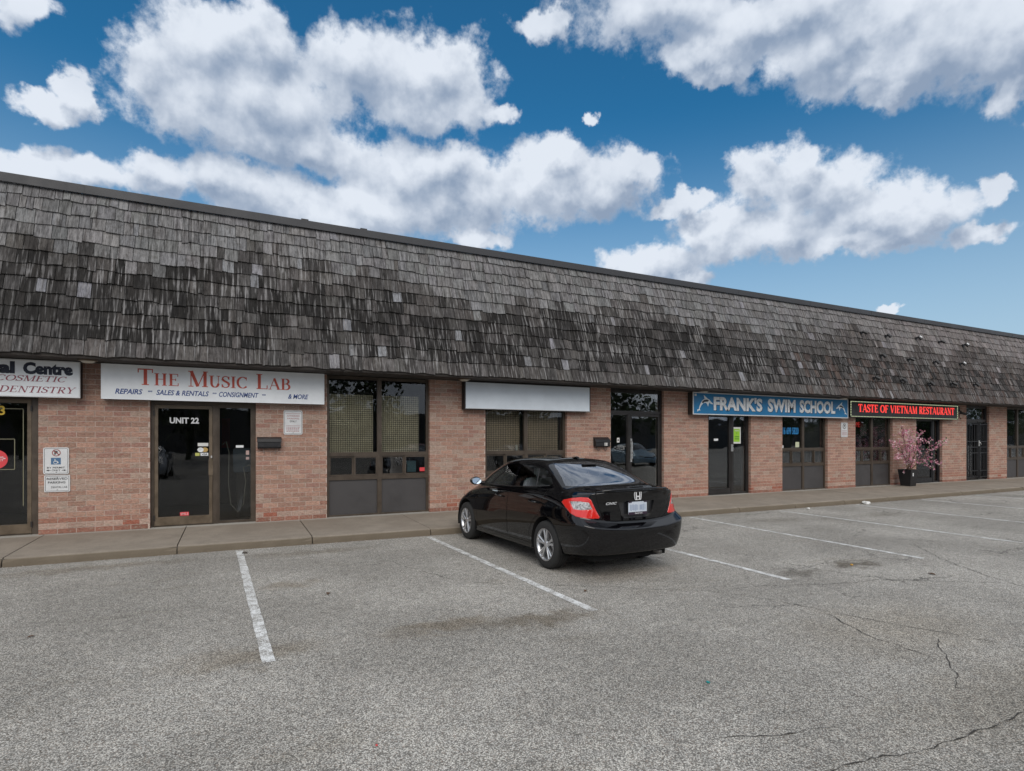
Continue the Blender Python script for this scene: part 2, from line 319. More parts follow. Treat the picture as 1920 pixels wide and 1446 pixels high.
# ------------------------------------------------------------------ mesh helpers
def origin(o):
    v = Vector((0, 0, 0))
    while o is not None: v += o.location; o = o.parent
    return v
def link(name, me, mat, parent=None, kind=None):
    o = bpy.data.objects.new(name, me); C.objects.link(o)
    if mat is not None and len(me.materials) == 0: me.materials.append(mat)
    if parent is not None: o.parent = parent
    if kind: o['kind'] = kind
    return o
class MB:
    def __init__(s): s.v = []; s.f = []; s.c = None
    def box(s, x0, x1, y0, y1, z0, z1, col=None):
        n = len(s.v)
        s.v += [(x0, y0, z0), (x1, y0, z0), (x1, y1, z0), (x0, y1, z0), (x0, y0, z1), (x1, y0, z1), (x1, y1, z1), (x0, y1, z1)]
        s.f += [(n, n + 3, n + 2, n + 1), (n + 4, n + 5, n + 6, n + 7), (n, n + 1, n + 5, n + 4), (n + 1, n + 2, n + 6, n + 5), (n + 2, n + 3, n + 7, n + 6), (n + 3, n, n + 4, n + 7)]
        if col is not None:
            s.c = s.c or []; s.c += [col] * 8
        return s
    def poly(s, pts):
        n = len(s.v); s.v += [tuple(p) for p in pts]; s.f.append(tuple(range(n, n + len(pts)))); return s
    def prism(s, pts, y0, y1):
        """outline in x,z (counter-clockwise seen from the front) given depth y0 (front) to y1"""
        n = len(s.v); k = len(pts)
        s.v += [(p[0], y0, p[1]) for p in pts] + [(p[0], y1, p[1]) for p in pts]
        s.f.append(tuple(range(n, n + k))); s.f.append(tuple(range(n + 2 * k - 1, n + k - 1, -1)))
        for i in range(k):
            j = (i + 1) % k; s.f.append((n + i, n + k + i, n + k + j, n + j))
        return s
    def tube(s, pts, r, seg=8, taper=None):
        pts = [Vector(p) for p in pts]; n0 = len(s.v); K = len(pts)
        up = Vector((0, 0, 1))
        for i, p in enumerate(pts):
            t = (pts[min(i + 1, K - 1)] - pts[max(i - 1, 0)]).normalized()
            a = t.cross(up if abs(t.z) < 0.95 else Vector((1, 0, 0))).normalized(); b = t.cross(a)
            rr = r if taper is None else r + (taper - r) * i / (K - 1)
            for j in range(seg):
                an = 2 * math.pi * j / seg; s.v.append(tuple(p + a * (rr * math.cos(an)) + b * (rr * math.sin(an))))
        for i in range(K - 1):
            for j in range(seg):
                q = n0 + i * seg; jj = (j + 1) % seg
                s.f.append((q + j, q + jj, q + seg + jj, q + seg + j))
        s.f.append(tuple(n0 + j for j in reversed(range(seg)))); s.f.append(tuple(n0 + (K - 1) * seg + j for j in range(seg)))
        return s
    def lathe(s, prof, c=(0, 0, 0), axis='x', seg=48):
        """profile of (offset along axis, radius)"""
        n0 = len(s.v); P = len(prof)
        for j in range(seg):
            an = 2 * math.pi * j / seg
            for (h, r) in prof:
                a, b_ = r * math.cos(an), r * math.sin(an)
                q = (h, a, b_) if axis == 'x' else ((a, h, b_) if axis == 'y' else (a, b_, h))
                s.v.append((c[0] + q[0], c[1] + q[1], c[2] + q[2]))
        for j in range(seg):
            jj = (j + 1) % seg
            for i in range(P - 1): s.f.append((n0 + j * P + i, n0 + j * P + i + 1, n0 + jj * P + i + 1, n0 + jj * P + i))
        return s
    def build(s, name, mat, parent=None, kind=None, smooth=False, fix=False):
        off = origin(parent) if parent is not None else Vector((0, 0, 0))
        me = bpy.data.meshes.new(name); me.from_pydata([tuple(Vector(v) - off) for v in s.v], [], s.f)
        if s.c:
            at = me.color_attributes.new('Col', 'FLOAT_COLOR', 'POINT')
            for i, c in enumerate(s.c): at.data[i].color = (*c, 1.0)
        if fix:
            bm = bmesh.new(); bm.from_mesh(me); bmesh.ops.recalc_face_normals(bm, faces=bm.faces); bm.to_mesh(me); bm.free()
        if smooth:
            me.polygons.foreach_set('use_smooth', [True] * len(me.polygons))
        me.update(); return link(name, me, mat, parent, kind)
def box(name, x0, x1, y0, y1, z0, z1, mat, parent=None, kind=None, bevel=0.0):
    o = MB().box(x0, x1, y0, y1, z0, z1).build(name, mat, parent, kind)
    if bevel:
        bm = bmesh.new(); bm.from_mesh(o.data); bmesh.ops.bevel(bm, geom=list(bm.edges), offset=bevel, segments=2, affect='EDGES'); bm.to_mesh(o.data); bm.free()
    return o
def thing(name, label, cat, loc, group=None):
    o = bpy.data.objects.new(name, None); C.objects.link(o); o.location = loc; o.empty_display_size = 0.2
    o['label'] = label; o['category'] = cat
    if group: o['group'] = group
    return o
def tag(o, label, cat, group=None):
    o['label'] = label; o['category'] = cat
    if group: o['group'] = group
    return o

# ------------------------------------------------------------------ lettering
def text_mesh(body, bold=0.0, ital=0.0, space=1.0):
    c = bpy.data.curves.new('t', 'FONT'); c.body = body; c.size = 1.0; c.offset = bold; c.shear = ital; c.space_character = space; c.resolution_u = 3
    o = bpy.data.objects.new('t', c); C.objects.link(o)
    bpy.context.view_layer.update()
    me = bpy.data.meshes.new_from_object(o.evaluated_get(bpy.context.evaluated_depsgraph_get()))
    vs_ = [tuple(v.co) for v in me.vertices]; fs = [tuple(p.vertices) for p in me.polygons]
    bpy.data.objects.remove(o); bpy.data.curves.remove(c); bpy.data.meshes.remove(me)
    return vs_, fs
def lettering(body, x0, x1, z0, z1, y, mat, parent, bold=0.0, ital=0.0, name='lettering', ex=0.0, space=1.0):
    """flat letters facing -Y, stretched to fill the given rectangle"""
    v, f = text_mesh(body, bold, ital, space)
    ax = min(p[0] for p in v); bx_ = max(p[0] for p in v); az_ = min(p[1] for p in v); bz = max(p[1] for p in v)
    sxx = (x1 - x0) / (bx_ - ax); szz = (z1 - z0) / (bz - az_)
    m = MB(); m.v = [(x0 + (p[0] - ax) * sxx, y, z0 + (p[1] - az_) * szz) for p in v]; m.f = f
    return m.build(name, mat, parent)

TK, TN = 0.155, 0.055
def serif_glyphs(tk, tn):
    L = lambda a, b, c, d_, w: ('L', a, b, c, d_, w)
    S = lambda x, y, w: ('L', x - w / 2, y + (tn / 2 if y < 0.5 else -tn / 2), x + w / 2, y + (tn / 2 if y < 0.5 else -tn / 2), tn)
    h = tn / 2
    Gd = {
     'T': (.80, [L(.4, 0, .4, 1, tk), L(.03, 1 - h, .77, 1 - h, tn * 1.3), L(.05, 1, .05, .76, tn), L(.75, 1, .75, .76, tn), S(.4, 0, .36)]),
     'H': (.94, [L(.22, 0, .22, 1, tk), L(.72, 0, .72, 1, tk), L(.22, .52, .72, .52, tn), S(.22, 0, .32), S(.22, 1, .32), S(.72, 0, .32), S(.72, 1, .32)]),
     'E': (.78, [L(.22, 0, .22, 1, tk), L(.06, 1 - h, .68, 1 - h, tn), L(.22, .52, .52, .52, tn), L(.06, h, .70, h, tn), L(.67, 1, .67, .78, tn), L(.70, 0, .70, .24, tn), L(.53, .62, .53, .42, tn)]),
     'F': (.74, [L(.22, 0, .22, 1, tk), L(.06, 1 - h, .68, 1 - h, tn), L(.22, .52, .52, .52, tn), L(.67, 1, .67, .78, tn), S(.22, 0, .36), L(.53, .62, .53, .42, tn)]),
     'L': (.74, [L(.22, 0, .22, 1, tk), L(.06, h, .68, h, tn), S(.22, 1, .34), L(.67, 0, .67, .26, tn)]),
     'I': (.44, [L(.22, 0, .22, 1, tk), S(.22, 0, .34), S(.22, 1, .34)]),
     'M': (1.10, [L(.18, 0, .18, 1, tn), L(.92, 0, .92, 1, tk), L(.19, 1, .54, 0.02, tk), L(.54, 0.02, .90, 1, tn), S(.18, 0, .26), S(.92, 0, .32), S(.16, 1, .26), S(.94, 1, .26)]),
     'N': (.92, [L(.18, 0, .18, 1, tn), L(.76, 0, .76, 1, tn), L(.19, 1, .75, 0, tk), S(.18, 0, .26), S(.76, 1, .26), S(.14, 1, .22)]),
     'U': (.90, [L(.22, 1, .22, .32, tk), L(.70, 1, .70, .32, tn), ('A', .46, .34, .24, .32, 180, 360), S(.22, 1, .34), S(.70, 1, .26)]),
     'S': (.66, [('C', [(.55, .74), (.51, .90), (.32, 1 - h), (.14, .89), (.11, .72), (.22, .59), (.40, .49), (.54, .36), (.53, .13), (.33, h), (.13, .10), (.08, .27)]), L(.565, .98, .565, .70, tn), L(.07, .02, .07, .30, tn)]),
     'C': (.86, [('A', .47, .5, .37, .5 - h, 48, 318), L(.74, .98, .74, .70, tn)]),
     'O': (.94, [('A', .47, .5, .38, .5 - h, 0, 360)]),
     'A': (.92, [L(.12, 0, .46, 1, tn), L(.45, 1, .80, 0, tk), L(.22, .34, .66, .34, tn), S(.12, 0, .24), S(.80, 0, .30)]),
     'B': (.80, [L(.22, 0, .22, 1, tk), L(.06, 1 - h, .44, 1 - h, tn), ('A', .42, .76, .22, .24 - h, 90, -90), L(.22, .52, .44, .52, tn), ('A', .44, .27, .27, .25, 90, -90), L(.06, h, .46, h, tn)]),
     'D': (.90, [L(.22, 0, .22, 1, tk), L(.06, 1 - h, .42, 1 - h, tn), ('A', .40, .5, .40, .5 - h, 90, -90), L(.06, h, .42, h, tn)]),
     'R': (.86, [L(.22, 0, .22, 1, tk), L(.06, 1 - h, .44, 1 - h, tn), ('A', .42, .75, .24, .25 - h, 90, -90), L(.22, .50, .44, .50, tn), L(.42, .50, .74, .0, tk), S(.22, 0, .34), S(.77, 0, .20)]),
     'Y': (.86, [L(.12, 1, .43, .46, tk), L(.76, 1, .44, .46, tn), L(.43, 0, .43, .48, tk), S(.43, 0, .34), S(.14, 1, .30), S(.74, 1, .24)]),
     'V': (.88, [L(.12, 1, .44, .02, tk), L(.78, 1, .45, .02, tn), S(.14, 1, .30), S(.76, 1, .24)]),
     ' ': (.36, []),
    }
    return Gd
def serif_lettering(words, x0, x1, z0, z1, y, mat, parent, tk=TK, tn=TN, ital=0.0, small=1.0, name='lettering'):
    """serif capitals drawn with a broad pen; the first letter of each word is full height, the rest 'small' times that"""
    Gd = serif_glyphs(tk, tn); quads = []; x = 0.0
    def wid(dx, dy):
        a = abs(math.atan2(dy, dx)); return tn + (tk - tn) * abs(math.sin(a))
    for wi, word in enumerate(words.split(' ')):
        if wi: x += 0.42
        for i, ch in enumerate(word):
            s = 1.0 if i == 0 else small
            adv, strokes = Gd[ch]
            for st in strokes:
                if st[0] == 'L':
                    _, a, b, c, d_, w = st
                    dx, dz = c - a, d_ - b; ln = math.hypot(dx, dz) or 1; nx, nz = -dz / ln * w / 2, dx / ln * w / 2
                    quads.append([(x + q[0] * s, q[1] * s) for q in ((a + nx, b + nz), (a - nx, b - nz), (c - nx, d_ - nz), (c + nx, d_ + nz))])
                else:
                    if st[0] == 'A':
                        _, cx, cz, rx, rz, a0, a1 = st; n = max(8, int(abs(a1 - a0) / 12))
                        pts = [(cx + rx * math.cos(R(a0 + (a1 - a0) * k_ / n)), cz + rz * math.sin(R(a0 + (a1 - a0) * k_ / n))) for k_ in range(n + 1)]
                    else:
                        cp = st[1]; pts = []
                        for k_ in range(len(cp) - 1):
                            p0_, p1_, p2_, p3_ = cp[max(k_ - 1, 0)], cp[k_], cp[k_ + 1], cp[min(k_ + 2, len(cp) - 1)]
                            for u in (0, .34, .67):
                                pts.append(tuple(0.5 * (2 * p1_[j] + (p2_[j] - p0_[j]) * u + (2 * p0_[j] - 5 * p1_[j] + 4 * p2_[j] - p3_[j]) * u * u + (3 * p1_[j] - p0_[j] - 3 * p2_[j] + p3_[j]) * u ** 3) for j in (0, 1)))
                        pts.append(cp[-1])
                    off = []
                    for k_ in range(len(pts)):
                        a, b = pts[max(k_ - 1, 0)], pts[min(k_ + 1, len(pts) - 1)]
                        dx, dz = b[0] - a[0], b[1] - a[1]; ln = math.hypot(dx, dz) or 1; w = wid(dx, dz)
                        if st[0] == 'C': w = tn + (tk - tn) * (abs(math.sin(abs(math.atan2(dz, dx)))) * .35 + (0.75 if 2 * k_ > len(pts) * .7 and 2 * k_ < len(pts) * 1.3 else .12))
                        off.append((-dz / ln * w / 2, dx / ln * w / 2))
                    for k_ in range(len(pts) - 1):
                        (a, b), (c, d_) = pts[k_], pts[k_ + 1]
                        quads.append([(x + q[0] * s, q[1] * s) for q in ((a + off[k_][0], b + off[k_][1]), (a - off[k_][0], b - off[k_][1]), (c - off[k_ + 1][0], d_ - off[k_ + 1][1]), (c + off[k_ + 1][0], d_ + off[k_ + 1][1]))])
            x += adv * s
    if ital: quads = [[(px + pz * ital, pz) for px, pz in q] for q in quads]
    ax = min(p[0] for q in quads for p in q); bx_ = max(p[0] for q in quads for p in q)
    m = MB()
    for i, q in enumerate(quads):
        yy = y - 0.0002 * (i % 9)
        pts = [(x0 + (px - ax) / (bx_ - ax) * (x1 - x0), yy, z0 + pz * (z1 - z0)) for px, pz in q]
        ar = sum(pts[k_][0] * pts[(k_ + 1) % 4][2] - pts[(k_ + 1) % 4][0] * pts[k_][2] for k_ in range(4))
        m.poly(pts if ar > 0 else pts[::-1])
    return m.build(name, mat, parent)
def disc_pts(cx, cz, rx, rz, n=28, a0=0, a1=360):
    return [(cx + rx * math.cos(R(a0 + (a1 - a0) * i / n)), cz + rz * math.sin(R(a0 + (a1 - a0) * i / n))) for i in range(n)]
def round_rect(x0, x1, z0, z1, r, n=4):
    pts = []
    for cx, cz, a in ((x1 - r, z0 + r, -90), (x1 - r, z1 - r, 0), (x0 + r, z1 - r, 90), (x0 + r, z0 + r, 180)):
        for i in range(n + 1): pts.append((cx + r * math.cos(R(a + 90 * i / n)), cz + r * math.sin(R(a + 90 * i / n))))
    return pts
def flat(name, pts, y, mat, parent):
    return MB().poly([(p[0], y, p[1]) for p in pts]).build(name, mat, parent)
def ring(name, cx, cz, ro, ri, y, mat, parent, n=32):
    m = MB()
    for i in range(n):
        a, b = 2 * math.pi * i / n, 2 * math.pi * (i + 1) / n
        m.poly([(cx + ro * math.cos(a), y, cz + ro * math.sin(a)), (cx + ro * math.cos(b), y, cz + ro * math.sin(b)), (cx + ri * math.cos(b), y, cz + ri * math.sin(b)), (cx + ri * math.cos(a), y, cz + ri * math.sin(a))])
    return m.build(name, mat, parent)

# ================================================================== GROUND
def kerb_y(x):
    P = [(-12, -1.96), (0, -1.97), (5, -2.10), (10, -2.15), (16, -2.24), (24, -2.18), (48, -2.18)]
    for (a, ya), (b, yb) in zip(P, P[1:]):
        if x <= b: return ya + (yb - ya) * max(0, (x - a)) / (b - a)
    return P[-1][1]
gm = MB()
gx = [-400, -60, -20, 0, 20, 60, 400]; gy = [-400, -60, -20, 0, 60, 400]
for i in range(len(gx) - 1):
    for j in range(len(gy) - 1): gm.poly([(gx[i], gy[j], 0), (gx[i + 1], gy[j], 0), (gx[i + 1], gy[j + 1], 0), (gx[i], gy[j + 1], 0)])
gm.build("asphalt_ground", M['asphalt'], kind='structure')

lines = [(-2.75, -2.67), (0.10, 0.25), (3.07, 3.22), (6.05, 6.05), (8.97, 8.85), (11.70, 11.65), (14.55, 14.5), (17.45, 17.4), (20.3, 20.25), (23.2, 23.15)]
for i, (xa, xb) in enumerate(lines):
    m = MB(); n = 26; y0 = kerb_y(xa) - (0.14 if i != 1 else 0.10); y1 = -7.0
    rnd = random.Random(i); L_ = []; Rr = []
    for k_ in range(n + 1):
        u = k_ / n; x = xa + (xb - xa) * u; y = y0 + (y1 - y0) * u
        L_.append((x - 0.047 + rnd.uniform(-.005, .005), y, 0.004)); Rr.append((x + 0.047 + rnd.uniform(-.005, .005), y, 0.004))
    for k_ in range(n): m.poly([L_[k_ + 1], Rr[k_ + 1], Rr[k_], L_[k_]])
    m.build("parking_line", M['paint'], kind='structure')

# cracks: narrow ragged strips of dark dirt-filled gap lying in the asphalt
crack_m = simple("crack_dirt", (0.028, 0.025, 0.022), 0.95)
patch_m = simple("pale_crack_edge", (0.25, 0.235, 0.20), 0.95, var=0.3, vscale=30)
cracks = [[(1.86, -3.34), (2.07, -4.29), (2.44, -5.3), (2.96, -5.69)], [(3.16, -5.85), (4.15, -6.55), (4.78, -6.98), (5.1, -7.49), (5.25, -7.99), (5.44, -8.45), (5.6, -8.86), (5.8, -9.38)],
          [(10.44, -2.77), (10.22, -3.99), (9.93, -5.27), (9.85, -6.22), (9.87, -6.96), (10.12, -7.64)], [(2.40, -9.33), (2.54, -9.36), (2.76, -9.46), (2.98, -9.47), (3.2, -9.51)],
          [(2.5, -9.80), (2.78, -9.83), (3.19, -9.88), (3.48, -9.94), (3.96, -9.95), (4.39, -9.95), (5.2, -10.0)], [(5.49, -8.95), (5.19, -9.09), (4.85, -9.35), (4.45, -9.56)],
          [(9.94, -6.26), (8.89, -7.31), (8.44, -7.94), (8.21, -8.41), (8.3, -9.2)], [(14.4, -3.1), (13.2, -3.9), (12.9, -5.6), (13.3, -7.2)], [(10.1, -3.3), (9.4, -3.1), (8.4, -3.4)],
          [(4.78, -6.98), (5.5, -7.05), (6.3, -7.35), (7.1, -7.5), (8.2, -8.2)], [(5.25, -7.99), (5.0, -8.6), (4.9, -9.2)], [(3.19, -9.88), (3.3, -10.2), (3.6, -10.5)], [(12.0, -8.0), (10.5, -7.6), (9.87, -6.96)]]
for ci, cp in enumerate(cracks):
    rnd = random.Random(50 + ci); pts = []
    for (a, b) in zip(cp, cp[1:]):
        ln = math.hypot(b[0] - a[0], b[1] - a[1]); n = max(2, int(ln / 0.05))
        for k_ in range(n):
            u = k_ / n; pts.append([a[0] + (b[0] - a[0]) * u, a[1] + (b[1] - a[1]) * u])
    pts.append(list(cp[-1]))
    wx = wy = 0.0
    for q in pts:
        wx = wx * 0.9 + rnd.uniform(-.016, .016); wy = wy * 0.9 + rnd.uniform(-.016, .016); q[0] += wx; q[1] += wy
    m = MB(); prev = None
    for k_, q in enumerate(pts):
        a, b = pts[max(k_ - 1, 0)], pts[min(k_ + 1, len(pts) - 1)]
        dx, dy = b[0] - a[0], b[1] - a[1]; ln = math.hypot(dx, dy) or 1
        w = max(0.0008, (0.0040 if ci in (3, 4, 5) else 0.0036) * rnd.uniform(0.1, 1.2)) * (0.3 + min(1, k_ / 6, (len(pts) - 1 - k_) / 6))
        cur = ((q[0] - dy / ln * w, q[1] + dx / ln * w, 0.004), (q[0] + dy / ln * w, q[1] - dx / ln * w, 0.004))
        if prev: m.poly([prev[0], prev[1], cur[1], cur[0]])
        prev = cur
    m.build("asphalt_crack", crack_m, kind='structure')

# sidewalk: base of packed dirt, then slabs with open joints
sw = thing("sidewalk", "x", "x", (0, -1, 0)); del sw['label']; del sw['category']; sw['kind'] = 'structure'
MB().box(-14, 46, -1.93, -0.01, -0.02, 0.105).build("joint_bed", M['rubble'], sw)
joints = [-12.4, -10.5, -8.6, -6.6, -4.7, -2.74, -0.73, 1.17, 3.15]
while joints[-1] < 44: joints.append(joints[-1] + 1.86)
for si, (a, b) in enumerate(zip(joints, joints[1:])):
    a2, b2 = a + 0.008, b - 0.008; n = 12; m = MB(); rnd = random.Random(300 + si)
    prof_n = 9; rows = []
    zj = rnd.uniform(-.004, .004)
    for i in range(n + 1):
        x = a2 + (b2 - a2) * i / n; ky = kerb_y(x); e = rnd.uniform(-.008, .008); chip = (0.018 if i in (0, n) and rnd.random() < .7 else 0)
        rows.append([(x, ky, 0.0), (x, ky + .004 + e * .5, .055), (x, ky + .012 + e + chip, .098 + zj), (x, ky + .035 + chip * 1.5 + e, .118 + zj - chip * .3), (x, ky + .075, .124 + zj), (x, ky + .9, .136 + zj), (x, -0.30, .147 + zj), (x, 0.06, .150 + zj), (x, 0.06, 0.0)])
    for r_ in rows: m.v += r_
    for i in range(n):
        for j in range(prof_n - 1):
            q = i * prof_n + j; m.f.append((q, q + prof_n, q + prof_n + 1, q + 1))
    m.f.append(tuple(range(prof_n))); m.f.append(tuple(n * prof_n + j for j in reversed(range(prof_n))))
    m.build("slab", M['walk'], sw, fix=True)

# ================================================================== BUILDING
BLD = thing("strip_mall", "long single storey brick strip mall with weathered cedar shingle mansard roof", "building", (6, 0, 0))
ZS = 2.98      # soffit height
openings = [(-4.75, -2.826, 'A'), (-1.286, 0.404, 'B'), (1.682, 3.796, 'W1'), (5.086, 7.22, 'W2'), (8.498, 10.206, 'C'), (11.767, 13.413, 'D'), (14.728, 16.794, 'W3'),
            (18.17, 20.177, 'W4'), (21.54, 23.16, 'E'), (24.754, 26.38, 'F'), (27.704, 29.80, 'W5'), (31.1, 32.7, 'G'), (34.0, 36.1, 'W6')]
piers = []; px_ = -8.2
for (a, b, _) in openings: piers.append((px_, a)); px_ = b
piers.append((px_, 40.0))
CH, BL, JT = 0.0885, 0.2533, 0.0115      # course height, brick pitch, joint
cells = []     # every brick: (pier index, x0, x1, z0, z1, colour)
def brick_colour(rnd, row, nrows):
    base = Vector((0.392, 0.240, 0.184)); t_ = rnd.random()
    c = base * rnd.uniform(0.80, 1.16)
    if t_ < .2: c = Vector((0.39, 0.285, 0.23)) * rnd.uniform(.94, 1.05)
    elif t_ < .32: c = Vector((0.35, 0.200, 0.16)) * rnd.uniform(.92, 1.05)
    if row == 1: c = Vector((0.42, 0.30, 0.245)) * rnd.uniform(.85, 1.12) if rnd.random() < .8 else Vector((0.33, 0.12, 0.08))
    elif row == 0: c = Vector((0.31, 0.150, 0.110)) * rnd.uniform(.75, 1.15)
    elif row == 2: c = c * 0.5 + Vector((0.33, 0.125, 0.080)) * 0.5
    elif row == 3 and rnd.random() < .5: c = c * 0.6 + Vector((0.33, 0.13, 0.09)) * 0.4
    return (c.x, c.y, c.z)
nrow = 32
for pi_, (xa, xb) in enumerate(piers):
    rnd = random.Random(900 + pi_)
    xa0, xb0 = xa + 0.001, xb - 0.001
    for r_ in range(nrow):
        z0 = 0.150 + r_ * CH; z1 = z0 + CH - JT
        if z1 > ZS - 0.001: z1 = ZS - 0.002
        x = xa0 - (BL / 2 if r_ % 2 else 0) + rnd.uniform(-.004, .004)
        while x < xb0 - 0.02:
            x0 = max(x, xa0); x1 = min(x + BL - JT, xb0)
            if x1 - x0 > 0.03: cells.append((pi_, x0, x1, z0, z1, brick_colour(rnd, r_, nrow)))
            x += BL
def img_size(x, z, w, h):
    z_ = x * 0.4405 + 11.72 * 0.8977; return w * h * 11.72 / z_ ** 3
cand = []
for i, (p_, x0, x1, z0, z1, c) in enumerate(cells):
    hidden = (z0 > 2.30 and ((x1 < -2.25) or (-2.0 < x0 and x1 < 1.65) or (4.5 < x0 and x1 < 7.8)))
    if x1 > -3.0 and not hidden: cand.append((-img_size((x0 + x1) / 2, z0, x1 - x0, z1 - z0), i))
cand.sort(); near = set(i for _, i in cand[:300])
bme = bpy.data.meshes.new("brick"); _b = MB().box(0, 1, 0, 0.06, 0, 1); bme.from_pydata(_b.v, [], _b.f); bme.materials.append(M['brick_o'])
rb = random.Random(5)
for pi_, (xa, xb) in enumerate(piers):
    p = MB().box(xa, xb, 0.005, 0.34, 0.0, ZS + .2).build("brick_pier", M['mortar'], BLD)
    p.location = (0, 0, 0)
    rest_ = MB()
    for i, (pp, x0, x1, z0, z1, c) in enumerate(cells):
        if pp != pi_: continue
        yo = rb.uniform(-.0015, .0015)
        if i in near:
            o = bpy.data.objects.new("brick", bme); C.objects.link(o); o.parent = p
            o.location = Vector((x0, yo, z0)) - origin(p); o.scale = (x1 - x0, 1, z1 - z0); o.color = (*c, 1)
        else: rest_.box(x0, x1, yo, 0.06, z0, z1, c)
    if rest_.v: rest_.build("bricks", M['brick_s'], p, kind='stuff')
    # brick returns on the jambs of the openings
    jb = MB()
    for side, xx in ((-1, xa), (1, xb)):
        for r_ in range(nrow):
            z0 = 0.150 + r_ * CH; z1 = min(z0 + CH - JT, ZS - .002); c = brick_colour(rb, r_, nrow)
            if side < 0: jb.box(xx - .0015, xx + .0005, 0.003, 0.10, z0, z1, c)
            else: jb.box(xx - .0005, xx + .0015, 0.003, 0.10, z0, z1, c)
    jb.build("jamb_bricks", M['brick_s'], p, kind='stuff')

# body behind the front wall
m = MB(); m.box(-8.2, 40, 9.0, 9.3, 0, 5.6).box(-8.4, -8.2, 0.0, 9.3, 0, 5.7).box(40, 40.2, 0.0, 9.3, 0, 5.7)
m.build("outer_wall", M['mortar'], BLD)
MB().box(-8.2, 40, 0.40, 9.0, 5.55, 5.65).build("flat_roof", M['deck'], BLD)
m = MB(); m.box(-8.2, 40, 3.6, 3.7, 0.155, 3.2).box(-8.2, 40, 0.345, 3.6, 0.02, 0.155).box(-8.2, 40, 0.345, 3.6, 3.19, 3.25)
for (xa, xb) in piers[1:-1:2]: m.box((xa + xb) / 2 - .05, (xa + xb) / 2 + .05, 0.345, 3.6, 0.16, 3.185)
m.build("interior", M['inter'], BLD)

# soffit and eave
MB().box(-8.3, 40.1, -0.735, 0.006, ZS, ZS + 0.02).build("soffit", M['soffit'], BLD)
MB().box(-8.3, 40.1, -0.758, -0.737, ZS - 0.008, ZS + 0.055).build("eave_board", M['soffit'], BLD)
# mansard
TOPZ = 5.84; EY, EZ, TY = -0.755, 3.045, 0.10
SL = math.hypot(TY - EY, TOPZ - EZ); U = Vector((0, TY - EY, TOPZ - EZ)) / SL; Nn = Vector((0, -U.z, U.y))
mr = MB(); a_, b_ = Vector((0, EY, EZ)), Vector((0, TY, TOPZ))
mr.v = [(-8.3, a_.y, a_.z), (40.1, a_.y, a_.z), (40.1, b_.y, b_.z), (-8.3, b_.y, b_.z), (-8.3, 0.35, TOPZ), (40.1, 0.35, TOPZ), (-8.3, 0.35, EZ), (40.1, 0.35, EZ)]
mr.f = [(0, 1, 2, 3), (3, 2, 5, 4), (4, 5, 7, 6), (0, 3, 4, 6), (1, 7, 5, 2), (0, 6, 7, 1)]
roof = mr.build("mansard_roof", M['deck'], BLD)
EXP = 0.2475
def shingle_colour(rnd, row, x, patch, wd=.2):
    # measured tones: paler silver upper courses, sooty middle, odd replaced shingles, browner to the right
    brown = max(0, min(1, (x - 14) / 8))
    silver = Vector((0.150, 0.148, 0.150)); dark = Vector((0.017, 0.0155, 0.0145)); mid = Vector((0.055, 0.051, 0.049))
    thr = 7.3 + 1.1 * math.sin(x * .8 + .4) + .8 * math.sin(x * 2.1 + 1) + rnd.uniform(-.9, .9)
    if row >= thr: c = silver * rnd.uniform(.70, 1.14)
    elif row >= 7: c = mid * rnd.uniform(.6, 1.7)
    elif row == 0: c = mid * rnd.uniform(.8, 1.7)
    else:
        pd = [0, .55, .72, .78, .78, .70, .50][row] - patch * .35
        c = (dark if rnd.random() < pd else mid) * rnd.uniform(.7, 1.35)
        if x > 12 and row >= 5: c = mid * rnd.uniform(.8, 1.3)
    if rnd.random() < .035 and wd < .2: c = Vector((0.21, 0.21, 0.225)) * rnd.uniform(.7, 1.1)
    c = c * (1 - brown) + Vector((c.x * 1.10, c.y * 1.0, c.z * .97)) * brown
    if brown > 0 and row < 5 and rnd.random() < .3: c = Vector((0.060, 0.043, 0.037)) * rnd.uniform(.8, 1.2)
    return (c.x * rnd.uniform(.97, 1.03), c.y, c.z * rnd.uniform(.97, 1.03))
sh = []; rnd = random.Random(77)
for row in range(12):
    x = -8.3 + rnd.uniform(-.1, 0)
    while x < 40.05:
        w = rnd.choice((rnd.uniform(.08, .14), rnd.uniform(.14, .22), rnd.uniform(.17, .27), rnd.uniform(.18, .30)))
        patch = max(0, math.sin(x * .9 + 1.0) * math.sin(x * .37 + row * .6))
        v0 = row * EXP + rnd.uniform(-.018, .016) - (.02 if rnd.random() < .06 else 0)
        if row == 0: v0 = rnd.uniform(-.055, -.030)
        sh.append((x + .004, x + w - .004, v0, row, rnd.uniform(.012, .026), rnd.uniform(-.020, .020), shingle_colour(rnd, row, x, patch, w), rnd.uniform(-.010, .012)))
        x += w
def shingle_geo(x0, x1, v0, row, th, skew, warp):
    n0 = len_ = 0
    L_ = min(0.30, SL - 0.004 - v0) + (.05 if row == 0 else 0)
    pts = []
    for (xx, sk) in ((x0, 0), ((x0 + x1) / 2, 0), (x1, 0)):
        i = (x0, (x0 + x1) / 2, x1).index(xx)
        bv = v0 + skew * (i - 1) + (warp if i == 1 else 0) * .6
        cur = warp * 0.5 if i == 1 else 0
        pts.append([(xx, bv, .011 + cur), (xx, bv, .013 + th + cur), (xx, v0 + L_, .0055), (xx, v0 + L_, .0015)])
    verts = []
    for col in pts:
        for (xx, v_, n_) in col:
            P_ = Vector((xx, EY, EZ)) + U * v_ + Nn * n_; verts.append(tuple(P_))
    faces = [(0, 4, 5, 1), (4, 8, 9, 5), (1, 5, 6, 2), (5, 9, 10, 6), (0, 1, 2, 3), (8, 11, 10, 9)]
    return verts, faces
order = []
